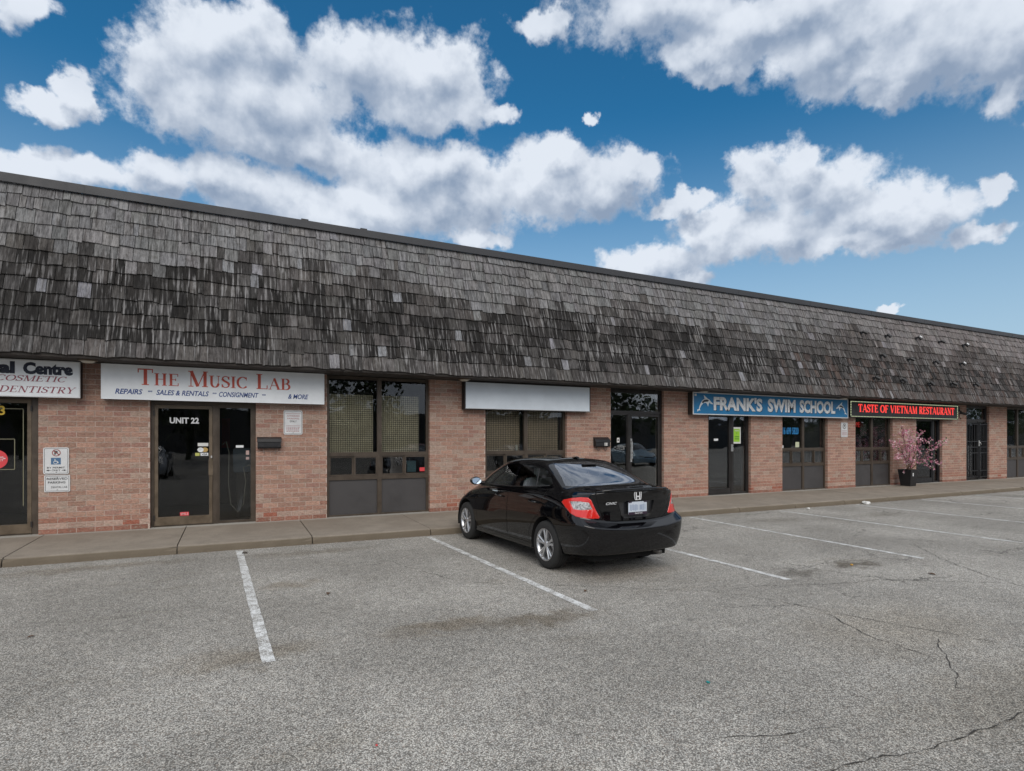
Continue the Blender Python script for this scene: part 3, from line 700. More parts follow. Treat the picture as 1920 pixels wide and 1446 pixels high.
for i, s_ in enumerate(sh):
    x = (s_[0] + s_[1]) / 2; z_ = x * .4405 + 11 * .8977
    if x > -3.3: order.append((-(s_[1] - s_[0]) * 11 / z_ ** 3, i))
order.sort(); big = set(i for _, i in order[:300])
rest_ = MB(); rest_.c = []
for i, (x0, x1, v0, row, th, skew, c, warp) in enumerate(sh):
    vv, ff = shingle_geo(x0, x1, v0, row, th, skew * .6, warp)
    if i in big:
        me = bpy.data.meshes.new("shingle"); me.from_pydata([tuple(Vector(q) - Vector((6, 0, 0))) for q in vv], [], ff); me.materials.append(M['shin_o'])
        o = bpy.data.objects.new("shingle", me); C.objects.link(o); o.parent = roof; o.color = (*c, 1)
    else:
        n0 = len(rest_.v); rest_.v += vv; rest_.f += [tuple(n0 + q for q in f) for f in ff]; rest_.c += [c] * len(vv)
rest_.build("shingles", M['shin_s'], roof, kind='stuff')
# metal cap in lapped lengths
x = -8.35; seams = []
while x < 40.1: seams.append(x); x += 3.05
for i, a in enumerate(seams):
    b = min(a + 3.047, 40.15)
    m = MB(); y0 = 0.045; zt = 5.975; z0 = 5.828
    m.box(a, b, y0, y0 + .02, z0, zt).box(a, b, y0 + .02, 0.42, zt - .02, zt).box(a, b, y0 - .012, y0, z0, z0 + .012)
    if i: m.box(a - .02, a + .02, y0 - .0035, y0 - .0005, z0 + .013, zt - .001)
    m.build("roof_cap", M['fascia'], BLD)

# ------------------------------------------------------------------ openings
YF, YG = 0.085, 0.125       # front of the frames, plane of the glass
def bars(m, items, y0=YF, y1=0.16):
    for (x0, x1, z0, z1) in items: m.box(x0, x1, y0, y1, z0, z1)
def pane(x0, x1, z0, z1, parent, mat=None, y=YG, name='pane'):
    return box(name, x0, x1, y, y + .006, z0, z1, mat or M['glass'], parent)
Z0 = 0.152
def window(xa, xb, key, top=ZS - .002, blinds='grille', frame='bronze'):
    """mullioned shop window: two tall lights over a strip of four sliders over two solid panels"""
    fm = M[frame]; w = 0.055; xm = (xa + xb) / 2
    zs1, zs0, zp = 1.45, 0.86, 0.86
    m = MB()
    bars(m, [(xa, xa + w, Z0, top), (xb - w, xb, Z0, top)])
    bars(m, [(xm - .045, xm + .045, Z0, top)], YF - .004)
    bars(m, [(xa + w, xm - .045, top - .06, top), (xm + .045, xb - w, top - .06, top), (xa + w, xm - .045, 1.36, 1.44), (xm + .045, xb - w, 1.36, 1.44), (xa + w, xm - .045, .88, .96), (xm + .045, xb - w, .88, .96), (xa + w, xm - .045, Z0, Z0 + .03), (xm + .045, xb - w, Z0, Z0 + .03)], YF + .003)
    win = m.build("window", fm, BLD)
    for (a, b) in ((xa + w, xm - .045), (xm + .045, xb - w)):
        pane(a, b, 1.44, top - .06, win)
        c = (a + b) / 2
        f = MB(); f.box(a, a + .03, .117, .139, .962, 1.358).box(c - .03, c + .005, .117, .139, .962, 1.358).box(a + .03, c - .03, .117, .139, 1.328, 1.358).box(a + .03, c - .03, .117, .139, .962, .99)
        f.build("slider_frame", fm, win)
        f = MB(); f.box(c + .005, c + .04, .096, .114, .962, 1.358).box(b - .03, b, .096, .114, .962, 1.358).box(c + .04, b - .03, .096, .114, 1.328, 1.358).box(c + .04, b - .03, .096, .114, .962, .99)
        f.build("slider_frame", fm, win)
        pane(a + .03, c - .03, .99, 1.328, win, y=.127); pane(c + .04, b - .03, .99, 1.328, win, y=.104)
        box("panel", a + .002, b - .002, .112, .15, Z0 + .03, .88, M['panel'], win)
    return win
def door(leaf, side, key, top, frame='bronze', hinge='l', transom=None, glassm=None, xa=None, xb=None):
    """glazed aluminium door leaf with a fixed side light"""
    fm = M[frame]; m = MB(); (la, lb), (sa, sb) = leaf, side
    lo, hi = min(la, sa), max(lb, sb)
    bars(m, [(xa, lo, Z0, ZS - .002), (hi, xb, Z0, ZS - .002)])
    mid0, mid1 = (lb, sa) if la < sa else (sb, la)
    bars(m, [(mid0, mid1, Z0, top)], YF - .004)
    bars(m, [(lo, mid0, top - .001, top + .07), (mid1, hi, top - .001, top + .07), (mid0, mid1, top, top + .07)], YF + .002)
    bars(m, [(lo, hi, ZS - .09, ZS - .002)], YF + .001)
    bars(m, [(sa, sb, Z0, Z0 + .05), (sa, sa + .03, Z0 + .05, top), (sb - .03, sb, Z0 + .05, top), (sa + .03, sb - .03, top - .04, top)], YF + .012)
    bars(m, [(la, lb, Z0 - .01, Z0 + .012)], YF - .02)
    dr = m.build("door", fm, BLD)
    g_ = glassm or M['glass']
    pane(sa + .03, sb - .03, Z0 + .05, top - .04, dr, g_)
    pane(lo, hi, top + .07, ZS - .09, dr, g_)
    st = .055
    f = MB(); y0, y1 = YF + .006, .15
    z0 = Z0 + .018
    f.box(la + .006, la + .006 + st, y0, y1, z0, top - .008).box(lb - .006 - st, lb - .006, y0, y1, z0, top - .008).box(la + .006 + st, lb - .006 - st, y0, y1, top - .07, top - .008).box(la + .006 + st, lb - .006 - st, y0, y1, z0, z0 + .15)
    f.build("door_leaf", fm if frame != 'bronze' else M['bronze_light'], dr)
    pane(la + .006 + st, lb - .006 - st, z0 + .15, top - .07, dr, g_)
    for zz in (Z0 + .12, top - .2):
        hx = la + .002 if hinge == 'l' else lb - .002
        box("hinge", hx - .012, hx + .012, YF - .018, YF - .005, zz, zz + .09, M['dkbronze'], dr)
    return dr
# door A (dental)
dA = door((-3.95, -2.93), (-4.70, -4.02), 'A', 2.36, xa=-4.75, xb=-2.826, hinge='r')
# gold vinyl line and unit number, red round decal
m = MB()
for (a, b, c_, d_) in ((-3.80, -3.05, 2.19, 2.20), (-3.055, -3.045, .62, 2.19), (-3.50, -3.16, 1.70, 1.71), (-3.165, -3.155, 1.22, 1.70), (-3.50, -3.16, 1.21, 1.22)): m.box(a, b, YG - .0022, YG - .0012, c_, d_)
m.build("vinyl_line", simple("gold_vinyl", (0.20, 0.19, 0.12), 0.5), dA)
lettering("23", -3.46, -3.28, 2.09, 2.24, YG - .003, M['yellow'], dA, bold=.02)
MB().prism(disc_pts(-3.40, 1.38, .155, .155, 36), YG - .004, YG - .001).build("round_decal", M['stickerred'], dA)
lettering("NG", -3.36, -3.30, 1.395, 1.425, YG - .006, M['white'], dA, bold=.02); lettering("CT", -3.36, -3.30, 1.35, 1.38, YG - .006, M['white'], dA, bold=.02)
MB().poly([(-3.275, YG - .006, 1.385), (-3.275, YG - .006, 1.40), (-3.30, YG - .006, 1.40), (-3.30, YG - .006, 1.385)]).build("arrow", M['white'], dA)
# door B (music lab)
dB = door((-1.235, -0.315), (-0.235, 0.345), 'B', 2.32, xa=-1.286, xb=0.404)
lettering("UNIT 22", -1.0, -0.54, 1.985, 2.095, YG - .003, M['white'], dB, bold=.035)
box("push_plate", -.385, -.315, YF - .012, YF - .001, 1.04, 1.33, M['bronze_light'], dB, bevel=.003)
box("lock_cylinder", -.35, -.325, YF - .02, YF - .002, 1.36, 1.40, M['alu'], dB, bevel=.004)
box("sticker", -.56, -.39, YG - .002, YG - .001, 1.575, 1.635, M['paper'], dB)
MB().prism(disc_pts(-.515, 1.51, .05, .043), YG - .0035, YG - .001).build("sticker", M['silver'], dB)
MB().prism(disc_pts(-.445, 1.51, .05, .043), YG - .0025, YG - .0012).build("sticker", M['gold'], dB)
box("sticker", -.60, -.53, YG - .002, YG - .001, 1.40, 1.455, simple("sticker_yellow", (0.45, 0.46, 0.12), .5), dB)
box("sticker", -.515, -.39, YG - .002, YG - .001, 1.40, 1.455, M['silver'], dB)
lettering("VISA", -.50, -.405, 1.41, 1.445, YG - .003, M['navy'], dB, bold=.02)
box("sticker", -.84, -.70, YG - .002, YG - .001, .325 + .0, .39, M['stickerred'], dB)
lettering("SMILE", -.83, -.71, .335, .38, YG - .003, simple("sticker_pink", (.7, .4, .4), .5), dB, bold=.01)
box("sticker", .065, .195, YG - .002, YG - .001, 1.545, 1.59, M['silver'], dB)
box("sticker", .235, .29, YG - .002, YG - .001, 1.41, 1.49, simple("sticker_faded", (.42, .30, .28), .5), dB)
box("sticker", .235, .29, YG - .002, YG - .001, 1.32, 1.37, simple("sticker_faded_dark", (.36, .26, .25), .5), dB)
# window 1
w1 = window(1.682, 3.796, 'W1')
def grille(xa, xb, z0, z1, parent, y=0.20, step=0.042, back=None):
    m = MB(); n = max(2, int((xb - xa) / step))
    for i in range(n + 1):
        x = xa + (xb - xa) * i / n; m.box(x - .0035, x + .0035, y, y + .006, z0, z1)
    n = int((z1 - z0) / step)
    for i in range(n + 1):
        z = z0 + (z1 - z0) * i / n; m.box(xa, xb, y - .0065, y - .0005, z - .0035, z + .0035)
    m.build("security_grille", M['black'], parent, kind='stuff')
    # pleated blind with slats behind the grille
    b = MB(); n = int((z1 - z0) / .05)
    for i in range(n):
        z = z0 + i * .05; b.poly([(xa, y + .05, z), (xb, y + .05, z), (xb, y + .066, z + .05), (xa, y + .066, z + .05)]); b.poly([(xa, y + .066, z + .05), (xb, y + .066, z + .05), (xb, y + .05, z + .05), (xa, y + .05, z + .05)])
    b.build("blind", back or M['beige'], parent)
grille(1.76, 2.64, 1.42, 2.66, w1); grille(2.80, 3.62, 1.42, 2.66, w1)
box("sticker", 3.60, 3.74, .1015, .103, 1.02, 1.10, M['stickerred'], w1)
# boxes on the sill inside
box("stored_box", 3.38, 3.58, .30, .45, 1.0, 1.24, simple("blue_box", (.05, .12, .16), .6, var=.3, vscale=20), w1)
w2 = window(5.086, 7.22, 'W2')
grille(5.16, 6.07, 1.42, 2.45, w2, back=M['beige2']); grille(6.2, 7.12, 1.42, 2.45, w2, back=M['beige2'])
m = MB().lathe([(0, .0), (0, .03), (.05, .04), (.09, .02), (.13, .03), (.13, 0)], (5.95, .17, 1.44), 'z', 16); m.build("figurine", M['blind_grey'], w2, smooth=True)
# door C
dC = door((9.16, 10.15), (8.55, 9.10), 'C', 2.36, frame='dkbronze', xa=8.498, xb=10.206)
m = MB(); m.box(9.165, 9.215, YF - .02, YF - .001, 1.12, 1.72).tube([(9.19, YF - .02, 1.66), (9.19, YF - .055, 1.64), (9.19, YF - .06, 1.4), (9.19, YF - .055, 1.2), (9.19, YF - .02, 1.18)], .012)
m.build("pull_handle", M['alu'], dC)
box("sticker", 8.78, 8.86, YG - .002, YG - .001, 1.62, 1.74, M['paper'], dC); box("sticker", 8.80, 8.84, YG - .003, YG - .0022, 1.66, 1.70, M['ink'], dC)
# door D
dD = door((11.82, 12.72), (12.80, 13.36), 'D', 2.40, frame='dkbronze', xa=11.767, xb=13.413)
nt = box("notice", 12.84, 13.14, YG - .004, YG - .001, 1.58, 2.05, M['paper'], dD)
box("notice_field", 12.86, 13.10, YG - .006, YG - .0045, 1.63, 2.00, M['green'], dD)
m = MB()
for z in (1.78, 1.72): m.box(12.90, 13.07, YG - .0075, YG - .0065, z - .022, z + .012)
m.build("notice_lines", M['dgreen'], dD)
lettering("WARNING", 12.90, 13.07, 1.93, 1.97, YG - .0075, M['paper'], dD, bold=.01); flat("notice_mark", [(12.965, 1.86), (13.0, 1.86), (12.983, 1.92)], YG - .0075, M['dgreen'], dD)
box("sticker", 12.76, 12.83, YG - .004, YG - .001, 1.96, 2.03, M['paper'], dD)
box("sticker", 12.10, 12.26, YG - .002, YG - .001, 1.66, 1.72, M['silver'], dD)
box("handle", 12.70, 12.79, YF - .025, YF - .005, 1.36, 1.56, M['alu'], dD, bevel=.006)
# window 3
w3 = window(14.728, 16.794, 'W3')
box("blind", 14.80, 15.70, .22, .23, 1.44, 2.8, M['dark'], w3); box("blind", 15.80, 16.72, .22, .23, 1.44, 2.8, simple("grey_green_blind", (.10, .105, .085), .8, var=.3, vscale=2), w3)
lettering("416 699 5820", 14.80, 15.60, 1.85, 2.07, YG - .003, M['cyan'], w3, bold=.03)
box("sticker", 15.46, 15.63, YG - .002, YG - .001, 1.46, 1.62, simple("sticker_cream", (.52, .55, .38), .5), w3)
box("alarm_box", 14.735, 14.85, YF - .03, YF - .002, 1.44, 1.52, M['white'], w3, bevel=.005)
# window 4 restaurant
w4 = window(18.17, 20.177, 'W4', frame='bronze')
lettering("OPE", 18.24, 18.62, 2.10, 2.27, YG + .012, M['led_red'], w4, bold=.05)
lettering("N", 18.64, 18.78, 2.10, 2.27, YG + .012, M['led_dim'], w4, bold=.05)
box("menu_sheet", 18.66, 18.98, YG + .02, YG + .022, 1.82, 2.22, simple("menu_paper", (.25, .26, .25), .8, var=.3, vscale=30), w4)
m = MB()
for i in range(7): m.box(19.22, 20.1, .2, .21, 2.30 - i * .075, 2.36 - i * .075)
m.box(19.22, 20.1, .19, .2, 1.80, 1.85); m.build("blind", simple("mauve_blind", (.17, .14, .14), .7), w4)
for vx in (18.42, 18.76, 19.32, 19.62, 19.95):
    MB().lathe([(0, 0), (0, .055), (.02, .06), (.10, .075), (.17, .05), (.24, .035), (.30, .05), (.36, .055), (.36, .045), (.3, .03)], (vx, .24, 1.44), 'z', 16).build("vase", simple("vase_glaze", (.26, .28, .28), .4), w4, smooth=True)
m = MB()
for i in range(9):
    m.box(18.25 + i * .11, 18.31 + i * .11, .2, .205, .98, 1.34)
m.box(19.25, 19.62, .2, .205, .98, 1.34); m.build("curtain", simple("grey_curtain", (.20, .24, .25), .8), w4)
m = MB()
for i in range(6): m.box(19.70, 20.1, .2, .21, 1.0 + i * .06, 1.035 + i * .06)
m.build("blind", M['blind_grey'], w4)
# door E (restaurant): teal glass
dE = door((21.62, 22.72), (22.79, 23.08), 'E', 2.42, frame='black', xa=21.54, xb=23.16, glassm=M['glass_teal'])
# door F with security bars
dF = door((24.83, 25.72), (25.79, 26.30), 'F', 2.40, frame='dkbronze', xa=24.754, xb=26.38)
def bar_set(xa, xb):
    for i in range(5):
        x = xa + (xb - xa) * (i + .5) / 5
        box("security_bar", x - .011, x + .011, .045, .067, .28, 2.28, M['black'], dF)
    m = MB()
    for z in (.26, .50, 1.18, 1.40, 1.62, 2.28): m.box(xa, xb, .040, .072, z - .012, z + .018)
    m.box(xa, xa + .035, .038, .075, .2, 2.34).box(xb - .035, xb, .038, .075, .2, 2.34); m.build("gate_frame", M['black'], dF)
bar_set(24.84, 25.68); bar_set(25.76, 26.33)
m = MB(); m.box(25.66, 25.74, .02, .037, 1.44, 1.66).tube([(25.70, .02, 1.60), (25.72, -.02, 1.56), (25.76, -.02, 1.5)], .012); m.build("lever_handle", M['alu'], dF)
w5 = window(27.704, 29.80, 'W5')
box("curtain", 27.78, 28.3, .22, .23, 1.44, 2.6, simple("brown_curtain", (.10, .075, .065), .8, var=.4, vscale=5), w5)
box("blind", 28.80, 29.72, .22, .23, 1.44, 2.6, simple("olive_blind", (.13, .13, .085), .8), w5)
dG = door((31.18, 32.1), (32.17, 32.6), 'G', 2.36, frame='dkbronze', xa=31.1, xb=32.7)
w6 = window(34.0, 36.1, 'W6')
# thresholds
thm = simple("threshold_concrete", (.30, .29, .27), .9, var=.3, vscale=12)
for (a, b, key) in openings: box("threshold", a + .001, b - .001, 0.062, .34, 0.10, 0.1505, thm, BLD)

# cable and case inside the music shop
cable = MB().tube([(-.16, .5, 1.60), (-.10, .5, 1.66), (-.05, .5, 1.45), (-.06, .5, .85), (-.02, .5, .45), (.1, .5, .30), (.2, .5, .45), (.24, .5, .9), (.2, .5, 1.16), (.3, .5, 1.2), (.4, .5, 1.2)], .009, 6).build("cable", simple("grey_cable", (.16, .16, .14), .6))
tag(cable, "grey cable looping down inside the music shop side window", "cable")
case = thing("office_machine", "dark blue grey machine behind the music shop side window", "machine", (.2, .9, .2))
box("body", .02, .42, .75, 1.1, 1.05, 1.52, simple("machine_blue", (.03, .05, .08), .5, var=.3), case, bevel=.02)
box("stand", .08, .36, .8, 1.05, .155, 1.045, M['dark'], case)
pic = box("poster", -.55 + .33, -.04, 3.55, 3.58, 1.5, 2.2, simple("poster_red", (.16, .03, .015), .7), None); tag(pic, "dark red panel on the back wall seen through the music shop side window", "panel")

# ================================================================== SIGN BOARDS
def sign(name, label, x0, x1, z0, z1, face, rim, side, cat="sign", rim_w=.018, bottom_z=None):
    s_ = thing(name, label, cat, ((x0 + x1) / 2, 0, z0))
    box("cabinet", x0 + .004, x1 - .004, -.192, -.004, z0 + .004, z1 - .004, side, s_)
    box("face", x0 + rim_w, x1 - rim_w, -.2015, -.1925, z0 + rim_w, z1 - rim_w, face, s_)
    m = MB(); y0, y1 = -.2045, -.1845
    m.box(x0, x1, y0, y1, z0, z0 + rim_w).box(x0, x1, y0, y1, z1 - rim_w, z1).box(x0, x0 + rim_w, y0, y1, z0 + rim_w, z1 - rim_w).box(x1 - rim_w, x1, y0, y1, z0 + rim_w, z1 - rim_w)
    m.build("rim", rim, s_)
    return s_
YT = -.2035
s1 = sign("shop_sign", "white dental centre sign board cut off by the left edge, above the left door", -5.0, -2.235, 2.375, 2.966, M['signwhite'], M['white'], M['black'])
lettering("Centre", -2.97, -2.33, 2.735, 2.93, YT, M['navy'], s1, bold=.06); lettering("Dental", -3.86, -3.07, 2.735, 2.93, YT, M['navy'], s1, bold=.06)
serif_lettering("COSMETIC", -3.30, -2.41, 2.625, 2.715, YT, M['maroon'], s1, ital=.25, tk=.14)
serif_lettering("DENTISTRY", -3.27, -2.285, 2.445, 2.545, YT, M['maroon'], s1, ital=.25, tk=.14)
s2 = sign("shop_sign", "white music shop sign board with red serif lettering over the unit 22 door", -1.955, 1.605, 2.375, 2.966, M['signwhite'], M['signwhite'], M['navy'])
serif_lettering("THE MUSIC LAB", -1.44, .99, 2.63, 2.905, YT, M['red'], s2, small=.76, tk=.17, tn=.05)
zt0, zt1 = 2.465, 2.555
lettering("REPAIRS", -1.76, -1.37, zt0, zt1, YT, M['blue'], s2, bold=.025, ital=.25)
lettering("SALES & RENTALS", -1.17, -.37, zt0, zt1, YT, M['blue'], s2, bold=.02, ital=.25)
lettering("CONSIGNMENT", -.21, .44, zt0, zt1, YT, M['blue'], s2, bold=.02, ital=.25)
lettering("& MORE", .95, 1.31, zt0, zt1, YT, M['blue'], s2, bold=.02, ital=.25)
for x in (-1.29, -.31, .50):
    lettering('""', x, x + .06, zt0 + .045, zt0 + .07, YT, M['blue'], s2, bold=.02)
s3 = sign("blank_sign", "blank pale blue sign board with a black frame above the window behind the car", 4.515, 7.755, 2.355, 2.966, M['signblank'], M['black'], M['black'], rim_w=.022)
MB().box(4.53, 7.74, -.2075, -.2048, 2.37, 2.382).build("lower_trim", M['white'], s3)
s4 = sign("shop_sign", "blue swim school sign board with silver letters and two leaping dolphins", 11.02, 17.49, 2.365, 2.966, M['signblue'], M['white'], M['soffit'], rim_w=.026)
lettering("FRANK'S", 11.76, 13.64, 2.49, 2.875, YT - .001, M['silver'], s4, bold=.045)
lettering("SWIM", 13.86, 15.04, 2.49, 2.875, YT - .001, M['silver'], s4, bold=.045)
lettering("SCHOOL", 15.22, 16.86, 2.49, 2.875, YT - .001, M['silver'], s4, bold=.045)
lettering("FRANK'S", 11.775, 13.655, 2.475, 2.86, YT, M['navy'], s4, bold=.05, name='letter_shadow'); lettering("SWIM", 13.875, 15.055, 2.475, 2.86, YT, M['navy'], s4, bold=.05, name='letter_shadow'); lettering("SCHOOL", 15.235, 16.875, 2.475, 2.86, YT, M['navy'], s4, bold=.05, name='letter_shadow')
dol = [(0, 0), (.10, .02), (.12, .10), (.20, .30), (.32, .48), (.50, .60), (.68, .62), (.84, .55), (.94, .44), (1.06, .36), (1.08, .31), (.98, .32), (.86, .36), (.90, .44), (.78, .34), (.74, .18), (.68, .30), (.60, .38), (.42, .36), (.28, .24), (.16, .06), (.20, -.06), (.10, -.03), (.0, -.12)]
def dolphin(x, z, s, flip, parent):
    P_ = []
    for (a, b) in dol: P_.append((x + (-a if flip else a) * s, z + b * s * .95))
    if flip: P_ = P_[::-1]
    P_ = P_[::-1]
    m = MB().prism(P_, YT - .004, YT + .001)
    bm_o = m.build("dolphin", M['dolph'], parent, fix=True)
    fin = [(.50, .60), (.44, .80), (.64, .66), (.68, .62)]
    Q = [(x + (-a if flip else a) * s, z + b * s * .95) for (a, b) in fin]; MB().prism(Q[::-1] if not flip else Q, YT - .004, YT + .001).build("dolphin_fin", M['dolph'], parent, fix=True)
    bk = [(.30, .42), (.48, .54), (.68, .56), (.80, .50), (.70, .44), (.50, .42), (.36, .34)]
    Q = [(x + (-a if flip else a) * s, z + b * s * .95) for (a, b) in bk]; Q = Q if flip else Q[::-1]
    MB().poly([(a, YT - .0055, b) for a, b in Q]).build("dolphin_back", M['dolphd'], parent)
dolphin(11.17, 2.50, .52, False, s4); dolphin(17.40, 2.52, .46, True, s4)
box("blade_tab", 11.07, 11.14, -.209, -.205, 2.86, 2.92, M['white'], s4)
s5 = sign("led_sign", "black LED restaurant sign with glowing red letters and a dotted light border", 17.585, 23.77, 2.405, 2.95, M['black'], M['black'], M['black'], rim_w=.02)
serif_lettering("TASTE OF VIETNAM RESTAURANT", 18.0, 23.52, 2.58, 2.83, YT - .001, M['led_red'], s5, tk=.24, tn=.09)
m = MB(); x = 17.64
while x < 23.69:
    for z in (2.435, 2.905): m.box(x, min(x + .13, 23.70), YT - .012, YT - .002, z - .008, z + .010)
    x += .155
z = 2.46
while z < 2.88:
    for xx in (17.62, 23.72): m.box(xx - .012, xx + .012, YT - .012, YT - .002, z, z + .055)
    z += .08
m.build("light_border", M['led_edge'], s5)

# ---------------------------------------------------------------- small wall signs
def plate(name, label, x0, x1, z0, z1, r=.03):
    s_ = thing(name, label, "sign", ((x0 + x1) / 2, 0, z0))
    MB().prism(round_rect(x0, x1, z0, z1, r), -.012, -.0095).build("plate", M['white'], s_)
    i = .014
    m = MB(); o_, n_ = round_rect(x0 + i, x1 - i, z0 + i, z1 - i, r * .8), round_rect(x0 + i + .005, x1 - i - .005, z0 + i + .005, z1 - i - .005, r * .7)
    for k_ in range(len(o_)):
        j = (k_ + 1) % len(o_); m.poly([(o_[k_][0], -.013, o_[k_][1]), (o_[j][0], -.013, o_[j][1]), (n_[j][0], -.013, n_[j][1]), (n_[k_][0], -.013, n_[k_][1])])
    m.build("border", M['ink'], s_)
    for zz in (z0 + .035, z1 - .035):
        m = MB().lathe([(-.017, 0), (-.017, .007), (-.0125, .009)], ((x0 + x1) / 2, 0, zz), 'y', 10); m.build("screw", M['alu'], s_)
    for zz in (z0 + .05, z1 - .05): box("spacer", (x0 + x1) / 2 - .02, (x0 + x1) / 2 + .02, -.0093, .0, zz - .02, zz + .02, M['alu'], s_)
    return s_
YP = -.0138
p1 = plate("parking_sign", "white permit parking sign with blue wheelchair symbol on brick beside the left door", -2.762, -2.422, 1.128, 1.568)
ring("ring", -2.59, 1.48, .058, .046, YP, simple("dull_red", (.28, .07, .06), .5), p1)
lettering("P", -2.615, -2.57, 1.448, 1.512, YP - .0006, M['ink'], p1, bold=.05)
flat("slash", [(-2.622, 1.518), (-2.632, 1.508), (-2.558, 1.442), (-2.548, 1.452)], YP - .0012, simple("dull_red_dark", (.22, .05, .045), .5), p1)
flat("wheelchair_field", [(-2.66, 1.288), (-2.53, 1.288), (-2.53, 1.398), (-2.66, 1.398)], YP, simple("access_blue", (.06, .14, .26), .5), p1)
m = MB()
for q in ([(-2.612, 1.35), (-2.602, 1.35), (-2.602, 1.38), (-2.612, 1.38)], [(-2.612, 1.335), (-2.572, 1.335), (-2.572, 1.343), (-2.612, 1.343)], [(-2.575, 1.31), (-2.558, 1.31), (-2.566, 1.337), (-2.575, 1.337)]): m.poly([(a, YP - .0006, b) for a, b in q])
m.build("wheelchair_figure", M['white'], p1); ring("wheelchair_wheel", -2.60, 1.323, .028, .021, YP - .0009, M['white'], p1, 20)
lettering("BY PERMIT", -2.71, -2.475, 1.222, 1.25, YP, M['ink'], p1, bold=.01); lettering("ONLY", -2.65, -2.535, 1.178, 1.208, YP, M['ink'], p1, bold=.01)
for sgn, cx in ((-1, -2.69), (1, -2.49)):
    q = [(cx + sgn * .033, 1.192), (cx, 1.207), (cx, 1.196), (cx - sgn * .028, 1.196), (cx - sgn * .028, 1.188), (cx, 1.188), (cx, 1.177)]
    flat("arrow", q if sgn < 0 else q[::-1], YP, M['ink'], p1)
p2 = plate("parking_sign", "small white dental lab reserved parking sign below the wheelchair sign", -2.748, -2.408, .838, 1.112, .012)
lettering("RESERVED", -2.715, -2.44, 1.035, 1.072, YP, M['ink'], p2, bold=.015); lettering("PARKING", -2.70, -2.47, .975, 1.012, YP, M['ink'], p2, bold=.015); lettering("DENTAL LAB", -2.655, -2.445, .90, .93, YP, M['ink'], p2, bold=.005)
p3 = plate("parking_sign", "white authorized parking only sign on brick above the black mailbox by unit 22", .885, 1.225, 1.792, 2.258)
mr_ = simple("faded_red_ink", (.36, .16, .17), .6)
lettering("AUTHORIZED", .94, 1.175, 2.135, 2.165, YP, mr_, p3, bold=.01); lettering("PARKING", .95, 1.165, 2.085, 2.115, YP, mr_, p3, bold=.01); lettering("ONLY", .995, 1.12, 2.03, 2.065, YP, M['ink'], p3, bold=.01)
m = MB(); rr = random.Random(3)
for z in (1.935, 1.908, 1.882, 1.856):
    x = .935
    while x < 1.165:
        w = rr.uniform(.012, .034); m.poly([(x, YP, z - .006), (x + w, YP, z - .006), (x + w, YP, z + .006), (x, YP, z + .006)]); x += w + .010
m.poly([(.925, YP, 1.962), (1.185, YP, 1.962), (1.185, YP, 1.967), (.925, YP, 1.967)]).poly([(.925, YP, 2.19), (1.185, YP, 2.19), (1.185, YP, 2.197), (.925, YP, 2.197)])
m.build("small_print", mr_, p3, kind='stuff')
p4 = plate("parking_sign", "white no parking sign on the brick pier between swim school and restaurant windows", 17.42, 17.76, 1.77, 2.24)
ring("ring", 17.59, 2.12, .085, .066, YP, M['ink'], p4); lettering("P", 17.56, 17.62, 2.08, 2.16, YP, M['ink'], p4, bold=.05)
m = MB()
for z in (1.975, 1.93, 1.90, 1.87, 1.84): m.poly([(17.46, YP, z - .006), (17.72, YP, z - .006), (17.72, YP, z + .006), (17.46, YP, z + .006)])
m.build("small_print", mr_, p4, kind='stuff')

# ---------------------------------------------------------------- mailboxes
def mailbox(x0, x1, z0, z1, label, number, hooks):
    t_ = thing("mailbox", label, "mailbox", ((x0 + x1) / 2, 0, z0), "wall mailboxes")
    pr = [(0, z0), (-.10, z0), (-.115, z0 + .03), (-.115, z0 + .12), (-.085, z0 + .165), (0, z1 - .01)]
    m = MB(); n = len(pr); m.v = [(x0, a, b) for a, b in pr] + [(x1, a, b) for a, b in pr]
    m.f = [tuple(range(n)), tuple(range(2 * n - 1, n - 1, -1))] + [(i, n + i, n + (i + 1) % n, (i + 1) % n) for i in range(n)]
    m.build("body", M['black'], t_, fix=True)
    pr = [(-.004, z1 + .01), (-.09, z0 + .185), (-.128, z0 + .125), (-.128, z0 + .115), (-.085, z0 + .175), (-.004, z1)]
    m = MB(); n = len(pr); m.v = [(x0 - .012, a, b) for a, b in pr] + [(x1 + .012, a, b) for a, b in pr]
    m.f = [tuple(range(n)), tuple(range(2 * n - 1, n - 1, -1))] + [(i, n + i, n + (i + 1) % n, (i + 1) % n) for i in range(n)]
    m.build("lid", M['black'], t_, fix=True)
    hm = simple("hook_metal", (.30, .24, .20), .4, .6) if hooks else M['black']
    for fx in (.27, .77):
        x = x0 + (x1 - x0) * fx
        if hooks: pts = [(x, -.02, z0), (x, -.03, z0 - .08), (x, -.035, z0 - .10)]
        else: pts = [(x - .03, -.02, z0), (x - .03, -.03, z0 - .06), (x, -.05, z0 - .095), (x + .03, -.05, z0 - .08), (x + .03, -.045, z0 - .04)]
        MB().tube(pts, .006, 6).build("newspaper_hook", hm, t_)
    if number: box("number_tag", x1 - .17, x1 - .08, -.1185, -.1155, z0 + .03, z0 + .10, M['paper'], t_); lettering(number, x1 - .16, x1 - .09, z0 + .042, z0 + .088, -.1195, M['ink'], t_, bold=.02)
mailbox(.43, .83, 1.53, 1.735, "black wall mailbox right of the unit 22 door", None, True)
mailbox(7.98, 8.40, 1.515, 1.745, "black wall mailbox with white number tag left of the dark door behind the car", "21", False)

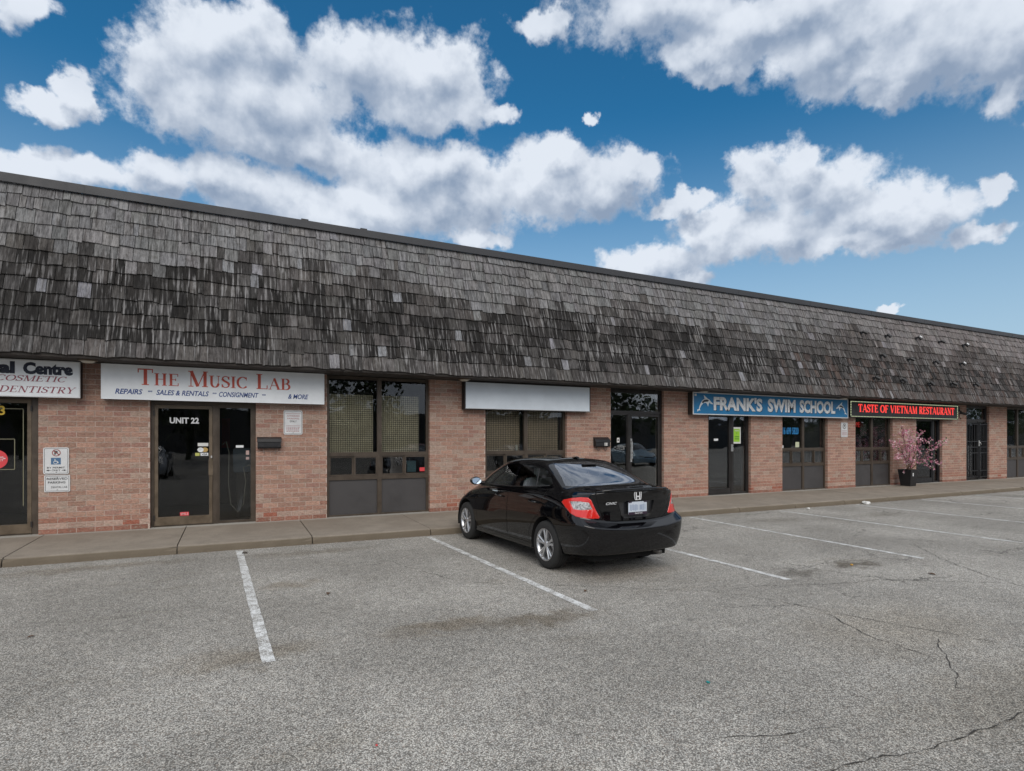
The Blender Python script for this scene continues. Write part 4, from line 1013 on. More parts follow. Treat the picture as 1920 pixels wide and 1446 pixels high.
# ---------------------------------------------------------------- soffit lamps
for (x, y, lb) in ((-2.09, -.42, "round beige soffit lamp between the dental and music shop signs"), (4.42, -.42, "round beige soffit lamp left of the blank sign"), (11.2, -.42, "round beige soffit lamp above the left end of the swim school sign"), (16.95, -.42, "round beige soffit lamp above the right end of the swim school sign")):
    t_ = thing("soffit_lamp", lb, "lamp", (x, y, ZS), "soffit lamps")
    MB().lathe([(0, .13), (-.012, .13), (-.02, .115), (-.02, .10)], (x, y, ZS - .0005), 'z', 28).build("housing", M['bronze_light'], t_)
    MB().lathe([(-.012, .10), (-.03, .09), (-.045, .06), (-.05, 0)], (x, y, ZS), 'z', 28).build("lens", M['pale'], t_, smooth=True)

# ---------------------------------------------------------------- spotlights on the shingles
spots = [(18.21, 5.13), (19.51, 5.13), (21.28, 5.2), (22.66, 5.17), (24.22, 5.17), (18.86, 4.40), (20.36, 4.37), (21.86, 4.37), (23.53, 4.41), (18.11, 3.62), (19.54, 3.61), (21.08, 3.57), (22.46, 3.62), (23.96, 3.66)]
ordn = ["leftmost", "second from the left", "third from the left", "fourth from the left", "rightmost"]
rows_ = [("upper", 5), ("middle", 4), ("lower", 5)]; names_ = []
for rn, k_ in rows_:
    for i in range(k_): names_.append((rn, ordn[i] if i < k_ - 1 else "rightmost"))
for i, (x, z) in enumerate(spots):
    y = EY + (z - EZ) * (TY - EY) / (TOPZ - EZ)
    t_ = thing("spotlight", "%s spotlight of the %s row on the shingles above the restaurant" % (names_[i][1], names_[i][0]), "spotlight", (x, y, z), "small spotlights on the shingles above the restaurant")
    box("mount", x - .04, x + .04, y - .07, y - .03, z - .04, z + .04, M['black'], t_)
    MB().tube([(x, y - .075, z), (x, y - .14, z + .01)], .014, 6).build("arm", M['black'], t_)
    hd_ = MB(); c0 = Vector((x, y - .14, z + .02)); dr_ = Vector((.25, -.5, -.6)).normalized() if i % 3 else Vector((.5, -.5, -.4)).normalized()
    hd_.tube([c0 - dr_ * .05, c0 + dr_ * .02, c0 + dr_ * .10], .038, 12, .052)
    hd_.build("head", M['black'], t_, smooth=False)
    if i in (2, 4, 8): MB().tube([c0 + dr_ * .02 + Vector((0, 0, .05)), c0 + dr_ * .11 + Vector((0, 0, .055))], .032, 8).build("visor", M['white'], t_)

# rooftop unit behind the cap
t_ = thing("rooftop_duct", "low dark duct with two end caps showing above the roof edge", "duct", (2.2, 1.3, 5.65))
DX0, DX1, DY, DZ = 1.28, 2.62, .75, 5.65
box("duct", DX0 + .08, DX1 - .08, DY, DY + .5, DZ, 6.20, M['fascia'], t_)
box("end_cap", DX0, DX0 + .14, DY - .03, DY + .5, DZ, 6.245, M['dkbronze'], t_); box("end_cap", DX1 - .14, DX1, DY - .03, DY + .5, DZ, 6.245, M['dkbronze'], t_)

# small camera and cable junction right of the LED sign
t_ = thing("security_camera", "small dark camera and junction box on brick right of the LED sign", "camera", (24.1, 0, 2.6))
box("junction_box", 24.0, 24.18, -.07, -.001, 2.72, 2.92, M['black'], t_, bevel=.01)
MB().tube([(24.09, -.07, 2.78), (24.09, -.16, 2.72)], .02, 8).build("arm", M['black'], t_)
MB().tube([(24.05, -.12, 2.68), (24.15, -.30, 2.62)], .045, 12).build("camera_body", M['black'], t_)
MB().tube([(24.2, -.01, 2.9), (24.3, -.012, 2.75), (24.25, -.012, 2.55), (24.35, -.012, 2.45)], .009, 6).build("cable", M['black'], t_)

# ================================================================== ACROSS THE LOT (out of view; building and right-hand trees added to darken window reflections)
wh = thing("backdrop", "low grey warehouse added unseen across the lot to darken the shop window reflections", "building", (10, -70, 0))
box("wall", -80, 260, -80, -70, 0, 5.4, simple("backdrop_wall", (.10, .095, .09), .9, var=.3, vscale=.3), wh)
dock_m = simple("backdrop_door_paint", (.06, .065, .07), .6)
for i in range(24): box("backdrop_door", -52 + i * 8, -48.5 + i * 8, -70.1, -69.95, 0.1, 3.4, dock_m, wh)
leaf_far = simple("maple_foliage", (.045, .065, .028), .9, var=.5, vscale=.9)
fm_ = MB(); rq = random.Random(40)
for (x, y, h, rad) in [(-34, -38, 7.5, 3.4), (-24, -42, 9, 3.8), (-15, -46, 8, 3.2), (-3, -38, 8.6, 3.6), (4, -42, 7.6, 3.2), (12, -46, 9.4, 4), (25, -38, 8, 3.4), (40, -42, 9, 4), (52, -46, 8, 4), (62, -40, 9, 4.4), (72, -44, 11, 5), (82, -42, 10, 5), (92, -46, 12, 5.4), (102, -42, 10, 5), (113, -46, 12, 5.6), (126, -42, 12, 5.6), (140, -46, 13, 6), (156, -44, 13, 6.5), (174, -46, 14, 7), (194, -44, 14, 7.5)]:  # right-hand trees added to keep bright sky out of the restaurant glass
    fm_.tube([(x, y, 0), (x + .1, y, h * .3), (x, y + .1, h * .6), (x + .2, y, h * .85)], .22, 8, .06)
    for i in range(1300):
        a, b, r_ = rq.uniform(0, 6.28), rq.uniform(-1, 1), rq.random() ** .4
        c = Vector((x + rad * r_ * math.cos(a) * math.sqrt(1 - b * b), y + rad * r_ * math.sin(a) * math.sqrt(1 - b * b), h * .58 + h * .40 * r_ * b))
        if math.sin(c.x * 1.7 + x) * math.sin(c.z * 2.1) + rq.uniform(-.4, .4) < -.35: continue
        u = Vector((rq.uniform(-1, 1), rq.uniform(-1, 1), rq.uniform(-1, 1))).normalized(); v = u.orthogonal().normalized(); s_ = rq.uniform(.04, .09) * rad
        fm_.poly([tuple(c + u * s_), tuple(c + v * s_ * .7), tuple(c - u * s_), tuple(c - v * s_ * .7)])
tl_ = fm_.build("tree_line", leaf_far, kind='stuff')
tag(tl_, "dark line of leafy trees mirrored in the shop windows, partly added to darken them", "trees")

# ================================================================== PARKED CAR
def build_car(loc, yaw, ys=0.957):
    paint_m = simple("black_car_paint", (0.0020, 0.0020, 0.0028), 0.035, 0.0, 0.6)
    seam_m = simple("seam_rubber", (0.002, 0.002, 0.002), 0.9)
    trim_m = simple("black_trim", (0.010, 0.010, 0.011), 0.35)
    chrome = simple("chrome", (0.80, 0.81, 0.83), 0.3, 0.35)
    tyre_m = simple("tyre_rubber", (0.018, 0.018, 0.018), 0.85, var=.2, vscale=30)
    alloy = simple("alloy_silver", (0.62, 0.63, 0.65), 0.28, 0.85)
    lens_r = simple("tail_lens_red", (0.62, 0.018, 0.012), 0.08, 0, 0.6, coat=1.0)
    lens_r2 = simple("tail_lens_deep_red", (0.36, 0.008, 0.008), 0.08, 0, 0.6, coat=1.0)
    lens_c = simple("reverse_lens_clear", (0.40, 0.39, 0.38), 0.10, 0.35, 0.8, coat=1.0, var=.7, vscale=45)
    cglass = glass("car_glass", (0.58, 0.66, 0.65), 1.6, 1.6)
    rglass = glass("rear_glass", (0.42, 0.46, 0.46), 1.8, 2.0)
    seat_m = simple("seat_fabric", (0.36, 0.36, 0.34), 0.9, var=.1); cabin = simple("cabin_trim", (0.035, 0.036, 0.038), 0.9)
    root = thing("parked_car", "glossy black four door sedan parked nose to the kerb with red tail lights", "car", loc)
    S5 = [0.45, 1.0, 1.6, 2.2, 2.9, 3.65]
    def rg(w, yr, yf, z, ymid=None): return [(w[i], (yr + (ymid or S5[1:]) + yf)[i], z[i]) for i in range(14)]
    Ym = [1.0, 1.6, 2.2, 2.9, 3.65]
    rings = [
     rg([0,.40,.62,.74,.76,.76,.76,.76,.76,.76,.74,.62,.35,0],[.16,.16,.20,.30,.55],[4.05,4.30,4.38,4.40],[.27,.27,.27,.27,.24,.19,.18,.18,.18,.18,.19,.2,.2,.2],Ym),
     rg([0,.42,.70,.815,.845,.845,.84,.84,.845,.85,.82,.68,.38,0],[.055,.065,.11,.26,.50],[4.12,4.38,4.46,4.48],[.29,.29,.295,.30,.27,.21,.20,.20,.20,.20,.2,.2,.2,.2],Ym),
     rg([0,.43,.745,.86,.874,.87,.860,.860,.866,.874,.84,.69,.38,0],[.02,.03,.085,.24,.50],[4.13,4.42,4.52,4.54],[.42,.42,.42,.42,.42,.38,.36,.36,.36,.38,.36,.35,.35,.35],Ym),
     rg([0,.44,.765,.880,.886,.884,.874,.872,.877,.882,.845,.69,.38,0],[.0,.010,.068,.22,.48],[4.12,4.42,4.53,4.55],[.575,.58,.595,.61,.58,.56,.52,.52,.52,.52,.48,.47,.46,.46],Ym),
     rg([0,.44,.762,.872,.884,.882,.872,.870,.873,.878,.84,.68,.38,0],[.006,.016,.07,.22,.48],[4.10,4.40,4.50,4.52],[.590,.600,.640,.685,.67,.64,.62,.61,.60,.60,.56,.54,.53,.53],Ym),
     rg([0,.42,.70,.840,.878,.880,.873,.871,.871,.872,.83,.67,.37,0],[.115,.125,.185,.285,.50],[4.08,4.37,4.46,4.48],[.655,.665,.712,.760,.74,.71,.69,.68,.67,.66,.61,.585,.57,.57],Ym),
     rg([0,.42,.69,.826,.866,.868,.864,.862,.862,.860,.815,.65,.36,0],[.125,.135,.19,.305,.52],[4.05,4.32,4.42,4.44],[.80,.80,.82,.84,.84,.81,.78,.765,.75,.72,.66,.62,.605,.605],Ym),
     rg([0,.41,.68,.785,.835,.848,.850,.852,.850,.838,.78,.62,.35,0],[.125,.135,.185,.33,.55],[4.0,4.26,4.36,4.38],[.96,.96,.945,.935,.925,.90,.87,.85,.83,.78,.71,.655,.635,.635],Ym),
     rg([0,.40,.655,.745,.795,.818,.825,.828,.826,.80,.74,.59,.34,0],[.085,.095,.16,.32,.56],[3.94,4.18,4.28,4.30],[1.062,1.057,1.035,1.005,.985,.965,.94,.92,.895,.83,.755,.695,.675,.675],Ym),
     rg([0,.41,.675,.738,.768,.79,.797,.80,.795,.75,.68,.55,.32,0],[.17,.18,.24,.40,.66],[3.85,4.02,4.10,4.12],[1.062,1.060,1.048,1.03,1.015,.993,.972,.952,.932,.895,.83,.775,.755,.755],[1.05,1.6,2.2,2.85,3.5]),
     rg([0,.39,.655,.725,.742,.750,.772,.776,.77,.735,.69,.57,.33,0],[.56,.57,.62,.74,.92],[3.42,3.55,3.64,3.66],[1.085,1.085,1.075,1.06,1.04,1.012,.99,.970,.952,.94,.96,.995,1.02,1.025],[1.15,1.6,2.15,2.75,3.2]),
     rg([0,.35,.585,.655,.668,.680,.688,.695,.69,.66,.63,.52,.30,0],[.90,.91,.96,1.05,1.18],[3.14,3.22,3.28,3.30],[1.235,1.235,1.23,1.22,1.21,1.20,1.195,1.185,1.17,1.15,1.15,1.17,1.185,1.19],[1.35,1.72,2.15,2.62,2.98]),
     rg([0,.28,.48,.555,.575,.580,.588,.592,.588,.575,.545,.44,.25,0],[1.33,1.335,1.37,1.43,1.52],[2.72,2.80,2.86,2.88],[1.39,1.388,1.38,1.368,1.362,1.360,1.365,1.368,1.362,1.348,1.333,1.337,1.347,1.35],[1.66,1.9,2.15,2.40,2.60]),
     rg([0,.20,.34,.41,.43,.45,.46,.46,.45,.44,.42,.33,.18,0],[1.50,1.50,1.53,1.58,1.66],[2.54,2.60,2.63,2.64],[1.418,1.418,1.412,1.408,1.408,1.412,1.416,1.418,1.416,1.406,1.40,1.402,1.406,1.41],[1.78,1.95,2.12,2.30,2.46]),
     rg([0]*14,[1.70,1.72,1.75,1.79,1.84],[2.36,2.39,2.41,2.42],[1.435]*14,[1.90,2.0,2.1,2.2,2.3]),
    ]
    NR = len(rings); bm = bmesh.new(); gridv = {}
    for sgn in (-1, 1):
        for r_, rgx in enumerate(rings):
            for k_, (w, y, z) in enumerate(rgx):
                if w == 0 and sgn == 1: gridv[(sgn, r_, k_)] = gridv[(-1, r_, k_)]
                else: gridv[(sgn, r_, k_)] = bm.verts.new((sgn * w, y, z))
    for sgn in (-1, 1):
        for r_ in range(NR - 1):
            for k_ in range(13):
                q = [gridv[(sgn, r_, k_)], gridv[(sgn, r_, k_ + 1)], gridv[(sgn, r_ + 1, k_ + 1)], gridv[(sgn, r_ + 1, k_)]]
                u = []
                for v in q:
                    if v not in u: u.append(v)
                if len(u) >= 3:
                    try: bm.faces.new(u if sgn > 0 else u[::-1])
                    except ValueError: pass
    crl = bm.edges.layers.float.new('crease_edge')
    def crease(r_, ks, val):
        for sgn in (-1, 1):
            for k_ in ks:
                e = bm.edges.get((gridv[(sgn, r_, k_)], gridv[(sgn, r_, k_ + 1)]))
                if e: e[crl] = val
    crease(4, range(0, 4), .85); crease(5, range(0, 4), .85); crease(8, range(0, 4), .85); crease(8, range(4, 10), .45); crease(10, range(0, 13), .35); crease(12, range(0, 13), .25); crease(1, range(0, 13), .5); crease(6, range(3, 9), .35)
    bm.normal_update()
    me = bpy.data.meshes.new("cage"); bm.to_mesh(me); bm.free()
    o = bpy.data.objects.new("cage", me); C.objects.link(o)
    md = o.modifiers.new("s", 'SUBSURF'); md.levels = 3; md.render_levels = 3
    bpy.context.view_layer.update()
    em = bpy.data.meshes.new_from_object(o.evaluated_get(bpy.context.evaluated_depsgraph_get()))
    bpy.data.objects.remove(o)
    bm = bmesh.new(); bm.from_mesh(em)
    bmesh.ops.recalc_face_normals(bm, faces=bm.faces)
    # ---- outlines to cut: name, polygon, projection, region test
    P_side = (lambda c: (c.y, c.z)); P_back = (lambda c: (c.x, c.z))
    s2_ = math.sqrt(.5)
    outl = []
    def circle(cx, cy, r, n=36): return [(cx + r * math.cos(2 * math.pi * i / n), cy + r * math.sin(2 * math.pi * i / n)) for i in range(n)]
    def inset(poly, d):
        cx = sum(p[0] for p in poly) / len(poly); n = len(poly); out_ = []
        ar = sum(poly[i][0] * poly[(i + 1) % n][1] - poly[(i + 1) % n][0] * poly[i][1] for i in range(n)); sg = 1 if ar > 0 else -1
        for i in range(n):
            a, b, c = poly[i - 1], poly[i], poly[(i + 1) % n]
            def nrm(p, q):
                dx, dy = q[0] - p[0], q[1] - p[1]; l = math.hypot(dx, dy); return (-dy / l * sg, dx / l * sg)
            n1, n2 = nrm(a, b), nrm(b, c); mx_, my_ = n1[0] + n2[0], n1[1] + n2[1]; l = max(.6, (mx_ * mx_ + my_ * my_) / 2)
            out_.append((b[0] + mx_ * d / l, b[1] + my_ * d / l))
        return out_
    fw = [(3.22, .985), (2.16, 1.005), (2.16, 1.322), (2.36, 1.312), (2.58, 1.278), (2.80, 1.212), (3.02, 1.112)]
    rw = [(2.07, 1.008), (1.36, 1.045), (1.08, 1.075), (1.03, 1.105), (1.10, 1.165), (1.22, 1.235), (1.40, 1.290), (1.62, 1.318), (1.85, 1.326), (2.07, 1.325)]
    rear_win = [(-.685, 1.095), (.685, 1.095), (.665, 1.13), (.61, 1.22), (.54, 1.32), (.49, 1.362), (.32, 1.384), (0, 1.388), (-.32, 1.384), (-.49, 1.362), (-.54, 1.32), (-.61, 1.22), (-.665, 1.13)]
    wind = [(-.60, 1.01), (-.3, 1.035), (.3, 1.035), (.60, 1.01), (.585, 1.10), (.50, 1.31), (.25, 1.338), (-.25, 1.338), (-.50, 1.31), (-.585, 1.10)]
    fd = [(2.115, .27), (2.115, .985), (3.25, .955), (3.30, .80), (3.22, .55), (3.16, .27)]
    rd = [(2.105, .27), (2.105, .985), (1.10, 1.03), (1.07, .85), (1.13, .72), (1.30, .60), (1.42, .45), (1.44, .27)]
    trunk = [(-.60, 1.052), (-.625, 1.03), (-.575, .86), (-.52, .735), (-.45, .695), (-.2, .682), (.2, .682), (.45, .695), (.52, .735), (.575, .86), (.625, 1.03), (.60, 1.052)]
    recess = [(-.30, .918), (-.245, .750), (-.20, .715), (.20, .715), (.245, .750), (.30, .918)]
    tl = [(1.03, .905), (1.00, .935), (.88, .965), (.75, .985), (.655, .985), (.615, .955), (.565, .84), (.515, .745), (.525, .73), (.64, .732), (.80, .755), (.885, .79), (.96, .85)]
    tlc = [(.905, .925), (.75, .935), (.64, .925), (.60, .845), (.66, .838), (.74, .832), (.84, .838)]
    plug = [(.36, 0)]
    for sg in (-1, 1):
        side = (lambda c, sg=sg: c.x * sg > .3)
        low = (lambda c, sg=sg: c.x * sg > .55)
        outl += [(('win_f', sg), fw, P_side, lambda c, sg=sg: c.x * sg > .45 and c.z > .96, (1, 0, 0)), (('win_r', sg), rw, P_side, lambda c, sg=sg: c.x * sg > .45 and c.z > .98, (1, 0, 0)),
                 (('door_f', sg), fd, P_side, low, (1, 0, 0)), (('door_fi', sg), inset(fd, .006), P_side, low, (1, 0, 0)), (('door_r', sg), rd, P_side, low, (1, 0, 0)), (('door_ri', sg), inset(rd, .006), P_side, low, (1, 0, 0)),
                 (('arch', sg), circle(.98, .31, .375), P_side, low, (1, 0, 0)), (('arch', sg), circle(3.65, .31, .375), P_side, low, (1, 0, 0))]
        pj = (lambda c, sg=sg: ((c.x * sg + c.y) * s2_, c.z))
        rgn = (lambda c, sg=sg: c.x * sg > .35 and c.y < 1.1 and c.z < 1.02)
        outl += [(('tail', sg), tl, pj, rgn, (sg * s2_, -s2_, 0)), (('tailc', sg), tlc, pj, rgn, (sg * s2_, -s2_, 0))]
    rr_ = (lambda c: c.y < 1.5 and c.z > 1.08)
    outl += [(('rear_win', 0), rear_win, P_back, rr_, (0, 1, 0)), (('wind', 0), wind, P_back, lambda c: c.y > 2.5 and c.z > .99, (0, 1, 0)),
             (('trunk', 0), trunk, P_back, lambda c: c.y < .3, (0, 1, 0)), (('trunk_i', 0), inset(trunk, .006), P_back, lambda c: c.y < .3, (0, 1, 0)), (('recess', 0), recess, P_back, lambda c: c.y < .3, (0, 1, 0))]
    def uvdir(proj, a, b, normal):
        """plane through the outline edge a-b, parallel to the viewing normal of that projection"""
        N_ = Vector(normal)
        # basis vectors of the projection
        if proj is P_side: e1, e2 = Vector((0, 1, 0)), Vector((0, 0, 1))
        elif proj is P_back: e1, e2 = Vector((1, 0, 0)), Vector((0, 0, 1))
        else:
            sg = 1 if normal[0] > 0 else -1; e1, e2 = Vector((sg * s2_, s2_, 0)), Vector((0, 0, 1))
        pa = e1 * a[0] + e2 * a[1]; dd = e1 * (b[0] - a[0]) + e2 * (b[1] - a[1])
        return pa, dd.cross(N_).normalized()
    for (key, poly, proj, rgn, nrm_) in outl:
        n = len(poly); us = [p[0] for p in poly]; zs_ = [p[1] for p in poly]
        bb = (min(us) - .04, max(us) + .04, min(zs_) - .04, max(zs_) + .04)
        local = []
        for f in bm.faces:
            c = f.calc_center_median()
            if rgn(c):
                u, z = proj(c)
                if bb[0] - .06 < u < bb[1] + .06 and bb[2] - .06 < z < bb[3] + .06: local.append(f)
        for i in range(n):
            a, b = poly[i], poly[(i + 1) % n]; co, no = uvdir(proj, a, b, nrm_)
            lo_u, hi_u = min(a[0], b[0]) - .002, max(a[0], b[0]) + .002; lo_z, hi_z = min(a[1], b[1]) - .002, max(a[1], b[1]) + .002
            sel = []
            for f in local:
                if not f.is_valid: continue
                pu = [proj(v.co) for v in f.verts]
                if max(q[0] for q in pu) < lo_u or min(q[0] for q in pu) > hi_u or max(q[1] for q in pu) < lo_z or min(q[1] for q in pu) > hi_z: continue
                sel.append(f)
            if not sel: continue
            ge = set()
            for f in sel: ge.update(f.verts); ge.update(f.edges)
            res = bmesh.ops.bisect_plane(bm, geom=sel + list(ge), plane_co=co, plane_no=no, dist=1e-5)
            local = [f for f in local if f.is_valid] + [g_ for g_ in res['geom'] if isinstance(g_, bmesh.types.BMFace) and g_.is_valid]
            local = list(set(local))
    def inside(pt, poly):
        x, y = pt; r = False; n = len(poly)
        for i in range(n):
            (x1, y1), (x2, y2) = poly[i], poly[(i + 1) % n]
            if (y1 > y) != (y2 > y) and x < (x2 - x1) * (y - y1) / (y2 - y1) + x1: r = not r
        return r
    groups = {}
    for f in bm.faces:
        c = f.calc_center_median(); hits = set()
        for (key, poly, proj, rgn, _) in outl:
            if rgn(c) and inside(proj(c), poly): hits.add(key)
        tagk = 'body'
        names = {h[0]: h for h in hits}
        if 'arch' in names: tagk = 'none'
        elif 'tailc' in names: tagk = names['tailc']
        elif 'tail' in names: tagk = names['tail']
        elif 'win_f' in names: tagk = names['win_f']
        elif 'win_r' in names: tagk = names['win_r']
        elif 'rear_win' in names: tagk = names['rear_win']
        elif 'wind' in names: tagk = names['wind']
        elif 'recess' in names: tagk = names['recess']
        elif 'door_fi' in names: tagk = names['door_fi']
        elif 'door_ri' in names: tagk = names['door_ri']
        elif 'trunk_i' in names: tagk = names['trunk_i']
        elif 'door_f' in names: tagk = ('seam', names['door_f'])
        elif 'door_r' in names: tagk = ('seam', names['door_r'])
        elif 'trunk' in names: tagk = ('seam', names['trunk'])
        groups.setdefault(tagk, []).append(f)
    bm.verts.index_update(); bm.normal_update()
    def emit_part(faces, name, mat, parent, push=0.0, thick=None, smooth=True):
        idx = {}; vs__ = []; fs_ = []
        for f in faces:
            for v in f.verts:
                if v.index not in idx:
                    idx[v.index] = len(vs__); p = v.co - v.normal * push; vs__.append((p.x, p.y * ys, p.z))
            fs_.append([idx[v.index] for v in f.verts])
        if thick:
            cnt = {}
            for f in fs_:
                for i in range(len(f)):
                    e = (f[i], f[(i + 1) % len(f)]); cnt[e] = 1
            bnd = [e for e in cnt if (e[1], e[0]) not in cnt]
            order_ = {}
            inv = {v: k_ for k_, v in idx.items()}
            n0 = len(vs__); m_ = {}
            for e in bnd:
                for q in e:
                    if q not in m_:
                        bv = bm.verts[inv[q]]; p = bv.co - bv.normal * (push + thick) if not isinstance(thick, Vector) else bv.co + thick
                        m_[q] = len(vs__); vs__.append((p.x, p.y * ys, p.z))
            for (a, b) in bnd: fs_.append([b, a, m_[a], m_[b]])
        me = bpy.data.meshes.new(name); me.from_pydata(vs__, [], fs_)
        if smooth: me.polygons.foreach_set('use_smooth', [True] * len(me.polygons))
        me.update(); ob = link(name, me, mat, parent); return ob
    bm.verts.ensure_lookup_table()
    body = emit_part(groups['body'], "body", paint_m, root)
    for gk in [g_ for g_ in groups if g_[0] == 'seam']: emit_part(groups[gk], "seam", seam_m, body, push=.006)
    for sg in (-1, 1):
        for key in ('door_fi', 'door_ri'):
            d_ = emit_part(groups[(key, sg)], "door", paint_m, root)
            yc = 2.28 if key == 'door_fi' else 1.22
            hm = MB().tube([(sg * .862, (yc + .0) * ys, .845), (sg * .895, (yc + .03) * ys, .85), (sg * .90, (yc + .10) * ys, .852), (sg * .893, (yc + .17) * ys, .853), (sg * .858, (yc + .20) * ys, .853)], .012, 8)
            h = hm.build("handle", paint_m, None, smooth=True); h.parent = d_
        for key, nm in (('win_f', 'front_window'), ('win_r', 'rear_side_window')):
            emit_part(groups[(key, sg)], nm, cglass, root, push=.004)
        t_ = emit_part(groups[('tail', sg)], "tail_light", lens_r, root, push=-.004, thick=.03)
        c_ = emit_part(groups[('tailc', sg)], "reverse_lens", lens_c, None, push=-.003, thick=.02); c_.parent = t_
    emit_part(groups[('rear_win', 0)], "rear_window", rglass, root, push=.003)
    emit_part(groups[('wind', 0)], "windshield", cglass, root, push=.003)
    tk_ = emit_part(groups[('trunk_i', 0)], "trunk_lid", paint_m, root)
    emit_part(groups[('recess', 0)], "plate_recess", simple("recess_paint", (.012, .012, .014), .35, coat=1.0), tk_, push=.028, smooth=False)
    # walls of the recess
    def surf_y(x, z):
        best = None
        for f in groups[('recess', 0)] + groups[('trunk_i', 0)]:
            c = f.calc_center_median(); d2 = (c.x - x) ** 2 + (c.z - z) ** 2
            if best is None or d2 < best[0]: best = (d2, c.y)
        return best[1]
    m = MB(); n = len(recess)
    for i in range(n):
        a, b = recess[i], recess[(i + 1) % n]; ya, yb = surf_y(*a) - .001, surf_y(*b) - .001
        m.poly([(a[0], ya * ys, a[1]), (b[0], yb * ys, b[1]), (b[0], (yb + .033) * ys, b[1]), (a[0], (ya + .033) * ys, a[1])])
    w_ = m.build("recess_edge", paint_m, None); w_.parent = tk_
    bm.free(); bpy.data.meshes.remove(em)
    def part(mb, name, mat, parent=root, smooth=False, fix=False):
        mb.v = [(x, y * ys, z) for (x, y, z) in mb.v]
        ob = mb.build(name, mat, None, smooth=smooth, fix=fix); ob.parent = parent; return ob
    # number plate
    yp = .105
    pl = part(MB().box(-.152, .152, yp, yp + .006, .765, .915), "number_plate", simple("plate_white", (.50, .55, .62), .5))
    def on_plate(o_): o_.parent = pl; return o_
    def txt(body_, x0, x1, z0, z1, y, mat, parent, bold=.02, ital=0, nm='lettering'):
        o_ = lettering(body_, x0, x1, z0, z1, y * ys, mat, None, bold=bold, ital=ital, name=nm); o_.parent = parent; return o_
    blurm = simple("plate_blue_ink", (.16, .22, .36), .6)
    m = MB(); rr = random.Random(12)
    for i in range(15):
        x = -.125 + i * .0175; w = rr.uniform(.005, .010)
        if i == 8: continue
        z0_, z1_ = .805 + rr.uniform(-.004, .008), .88 + rr.uniform(-.006, .006)
        m.poly([(x, yp - .0015, z0_), (x + w, yp - .0015, z0_), (x + w, yp - .0015, z1_), (x, yp - .0015, z1_)])
    part(m, "worn_characters", blurm, pl)
    m = MB(); m.box(-.152, .152, yp - .004, yp - .0008, .755, .788).box(-.152, -.10, yp - .004, yp - .0008, .905, .920).box(.10, .152, yp - .004, yp - .0008, .905, .920)
    part(m, "plate_frame", simple("frame_plum", (.03, .015, .03), .4), pl)
    txt("North York", -.05, .075, .763, .781, yp - .006, M['white'], pl, bold=.03)
    # badge: H in a rounded trapezoid ring
    yb = .098
    m = MB(); o_ = [(-.062, 1.030), (-.054, .952), (-.042, .936), (.042, .936), (.054, .952), (.062, 1.030), (.048, 1.043), (-.048, 1.043)]; i_ = inset(o_, .008)
    for k_ in range(8):
        j = (k_ + 1) % 8
        m.v += [(o_[k_][0], yb, o_[k_][1]), (o_[j][0], yb, o_[j][1]), (i_[j][0], yb, i_[j][1]), (i_[k_][0], yb, i_[k_][1])]; q = len(m.v) - 4
        m.v += [(a, b + .012, c) for a, b, c in m.v[-4:]]; m.f += [(q, q + 1, q + 2, q + 3), (q + 1, q, q + 4, q + 5), (q + 2, q + 6, q + 7, q + 3)]
    for s_ in (-1, 1):
        a = [(s_ * .040, 1.037), (s_ * .022, 1.037), (s_ * .016, .942), (s_ * .033, .942)]
        m.poly([(p[0], yb + .001, p[1]) for p in (a if s_ > 0 else a[::-1])][::-1])
    m.poly([(-.022, yb + .0015, .972), (.022, yb + .0015, .972), (.022, yb + .0015, .988), (-.022, yb + .0015, .988)])
    part(m, "badge", chrome, tk_)
    txt("CIVIC", -.50, -.325, .895, .925, .121, chrome, tk_, bold=.015, ital=.3, nm="script")
    # spoiler edge on the lid
    part(MB().tube([(-.60, .205, 1.045), (-.50, .135, 1.066), (-.3, .098, 1.074), (0, .085, 1.078), (.3, .098, 1.074), (.50, .135, 1.066), (.60, .205, 1.045)], .013, 8), "lip_spoiler", paint_m, tk_, smooth=True)
    # window trim, pillars, divider
    for sg in (-1, 1):
        part(MB().tube([(sg * .760, 1.40, 1.046), (sg * .672, 1.46, 1.29)], .009, 6), "window_divider", trim_m, root)
        part(MB().tube([(sg * .785, 3.22, .985), (sg * .795, 2.6, .992), (sg * .79, 2.1, 1.003), (sg * .782, 1.5, 1.035), (sg * .752, 1.05, 1.08)], .008, 6), "belt_moulding", trim_m, root, smooth=True)
        # mirror
        mr2 = MB(); prof = []
        cx, cy, cz = sg * .955, 3.06, 1.03
        for j in range(9):
            a = math.pi * j / 8
            for k2 in range(16):
                b = 2 * math.pi * k2 / 16
                mr2.v.append((cx + .098 * math.sin(a) * math.cos(b), cy + .085 * -math.cos(a) * (1 if -math.cos(a) > 0 else .35), cz + .066 * math.sin(a) * math.sin(b)))
        for j in range(8):
            for k2 in range(16):
                q = j * 16 + k2; r2 = j * 16 + (k2 + 1) % 16; mr2.f.append((q, r2, r2 + 16, q + 16))
        mo = part(mr2, "side_mirror", paint_m, root, smooth=True, fix=True)
        part(MB().tube([(sg * .78, 3.10, .985), (sg * .88, 3.09, 1.0)], .03, 8), "mirror_arm", paint_m, mo)
        n = 20; m = MB(); m.poly([(cx + .080 * math.cos(2 * math.pi * i / n), cy - .048 + .28 * .050 * math.sin(2 * math.pi * i / n), cz + .050 * math.sin(2 * math.pi * i / n)) for i in range(n)])
        part(m, "mirror_glass", simple("mirror_silver", (.42, .50, .58), .04, 1.0), mo)
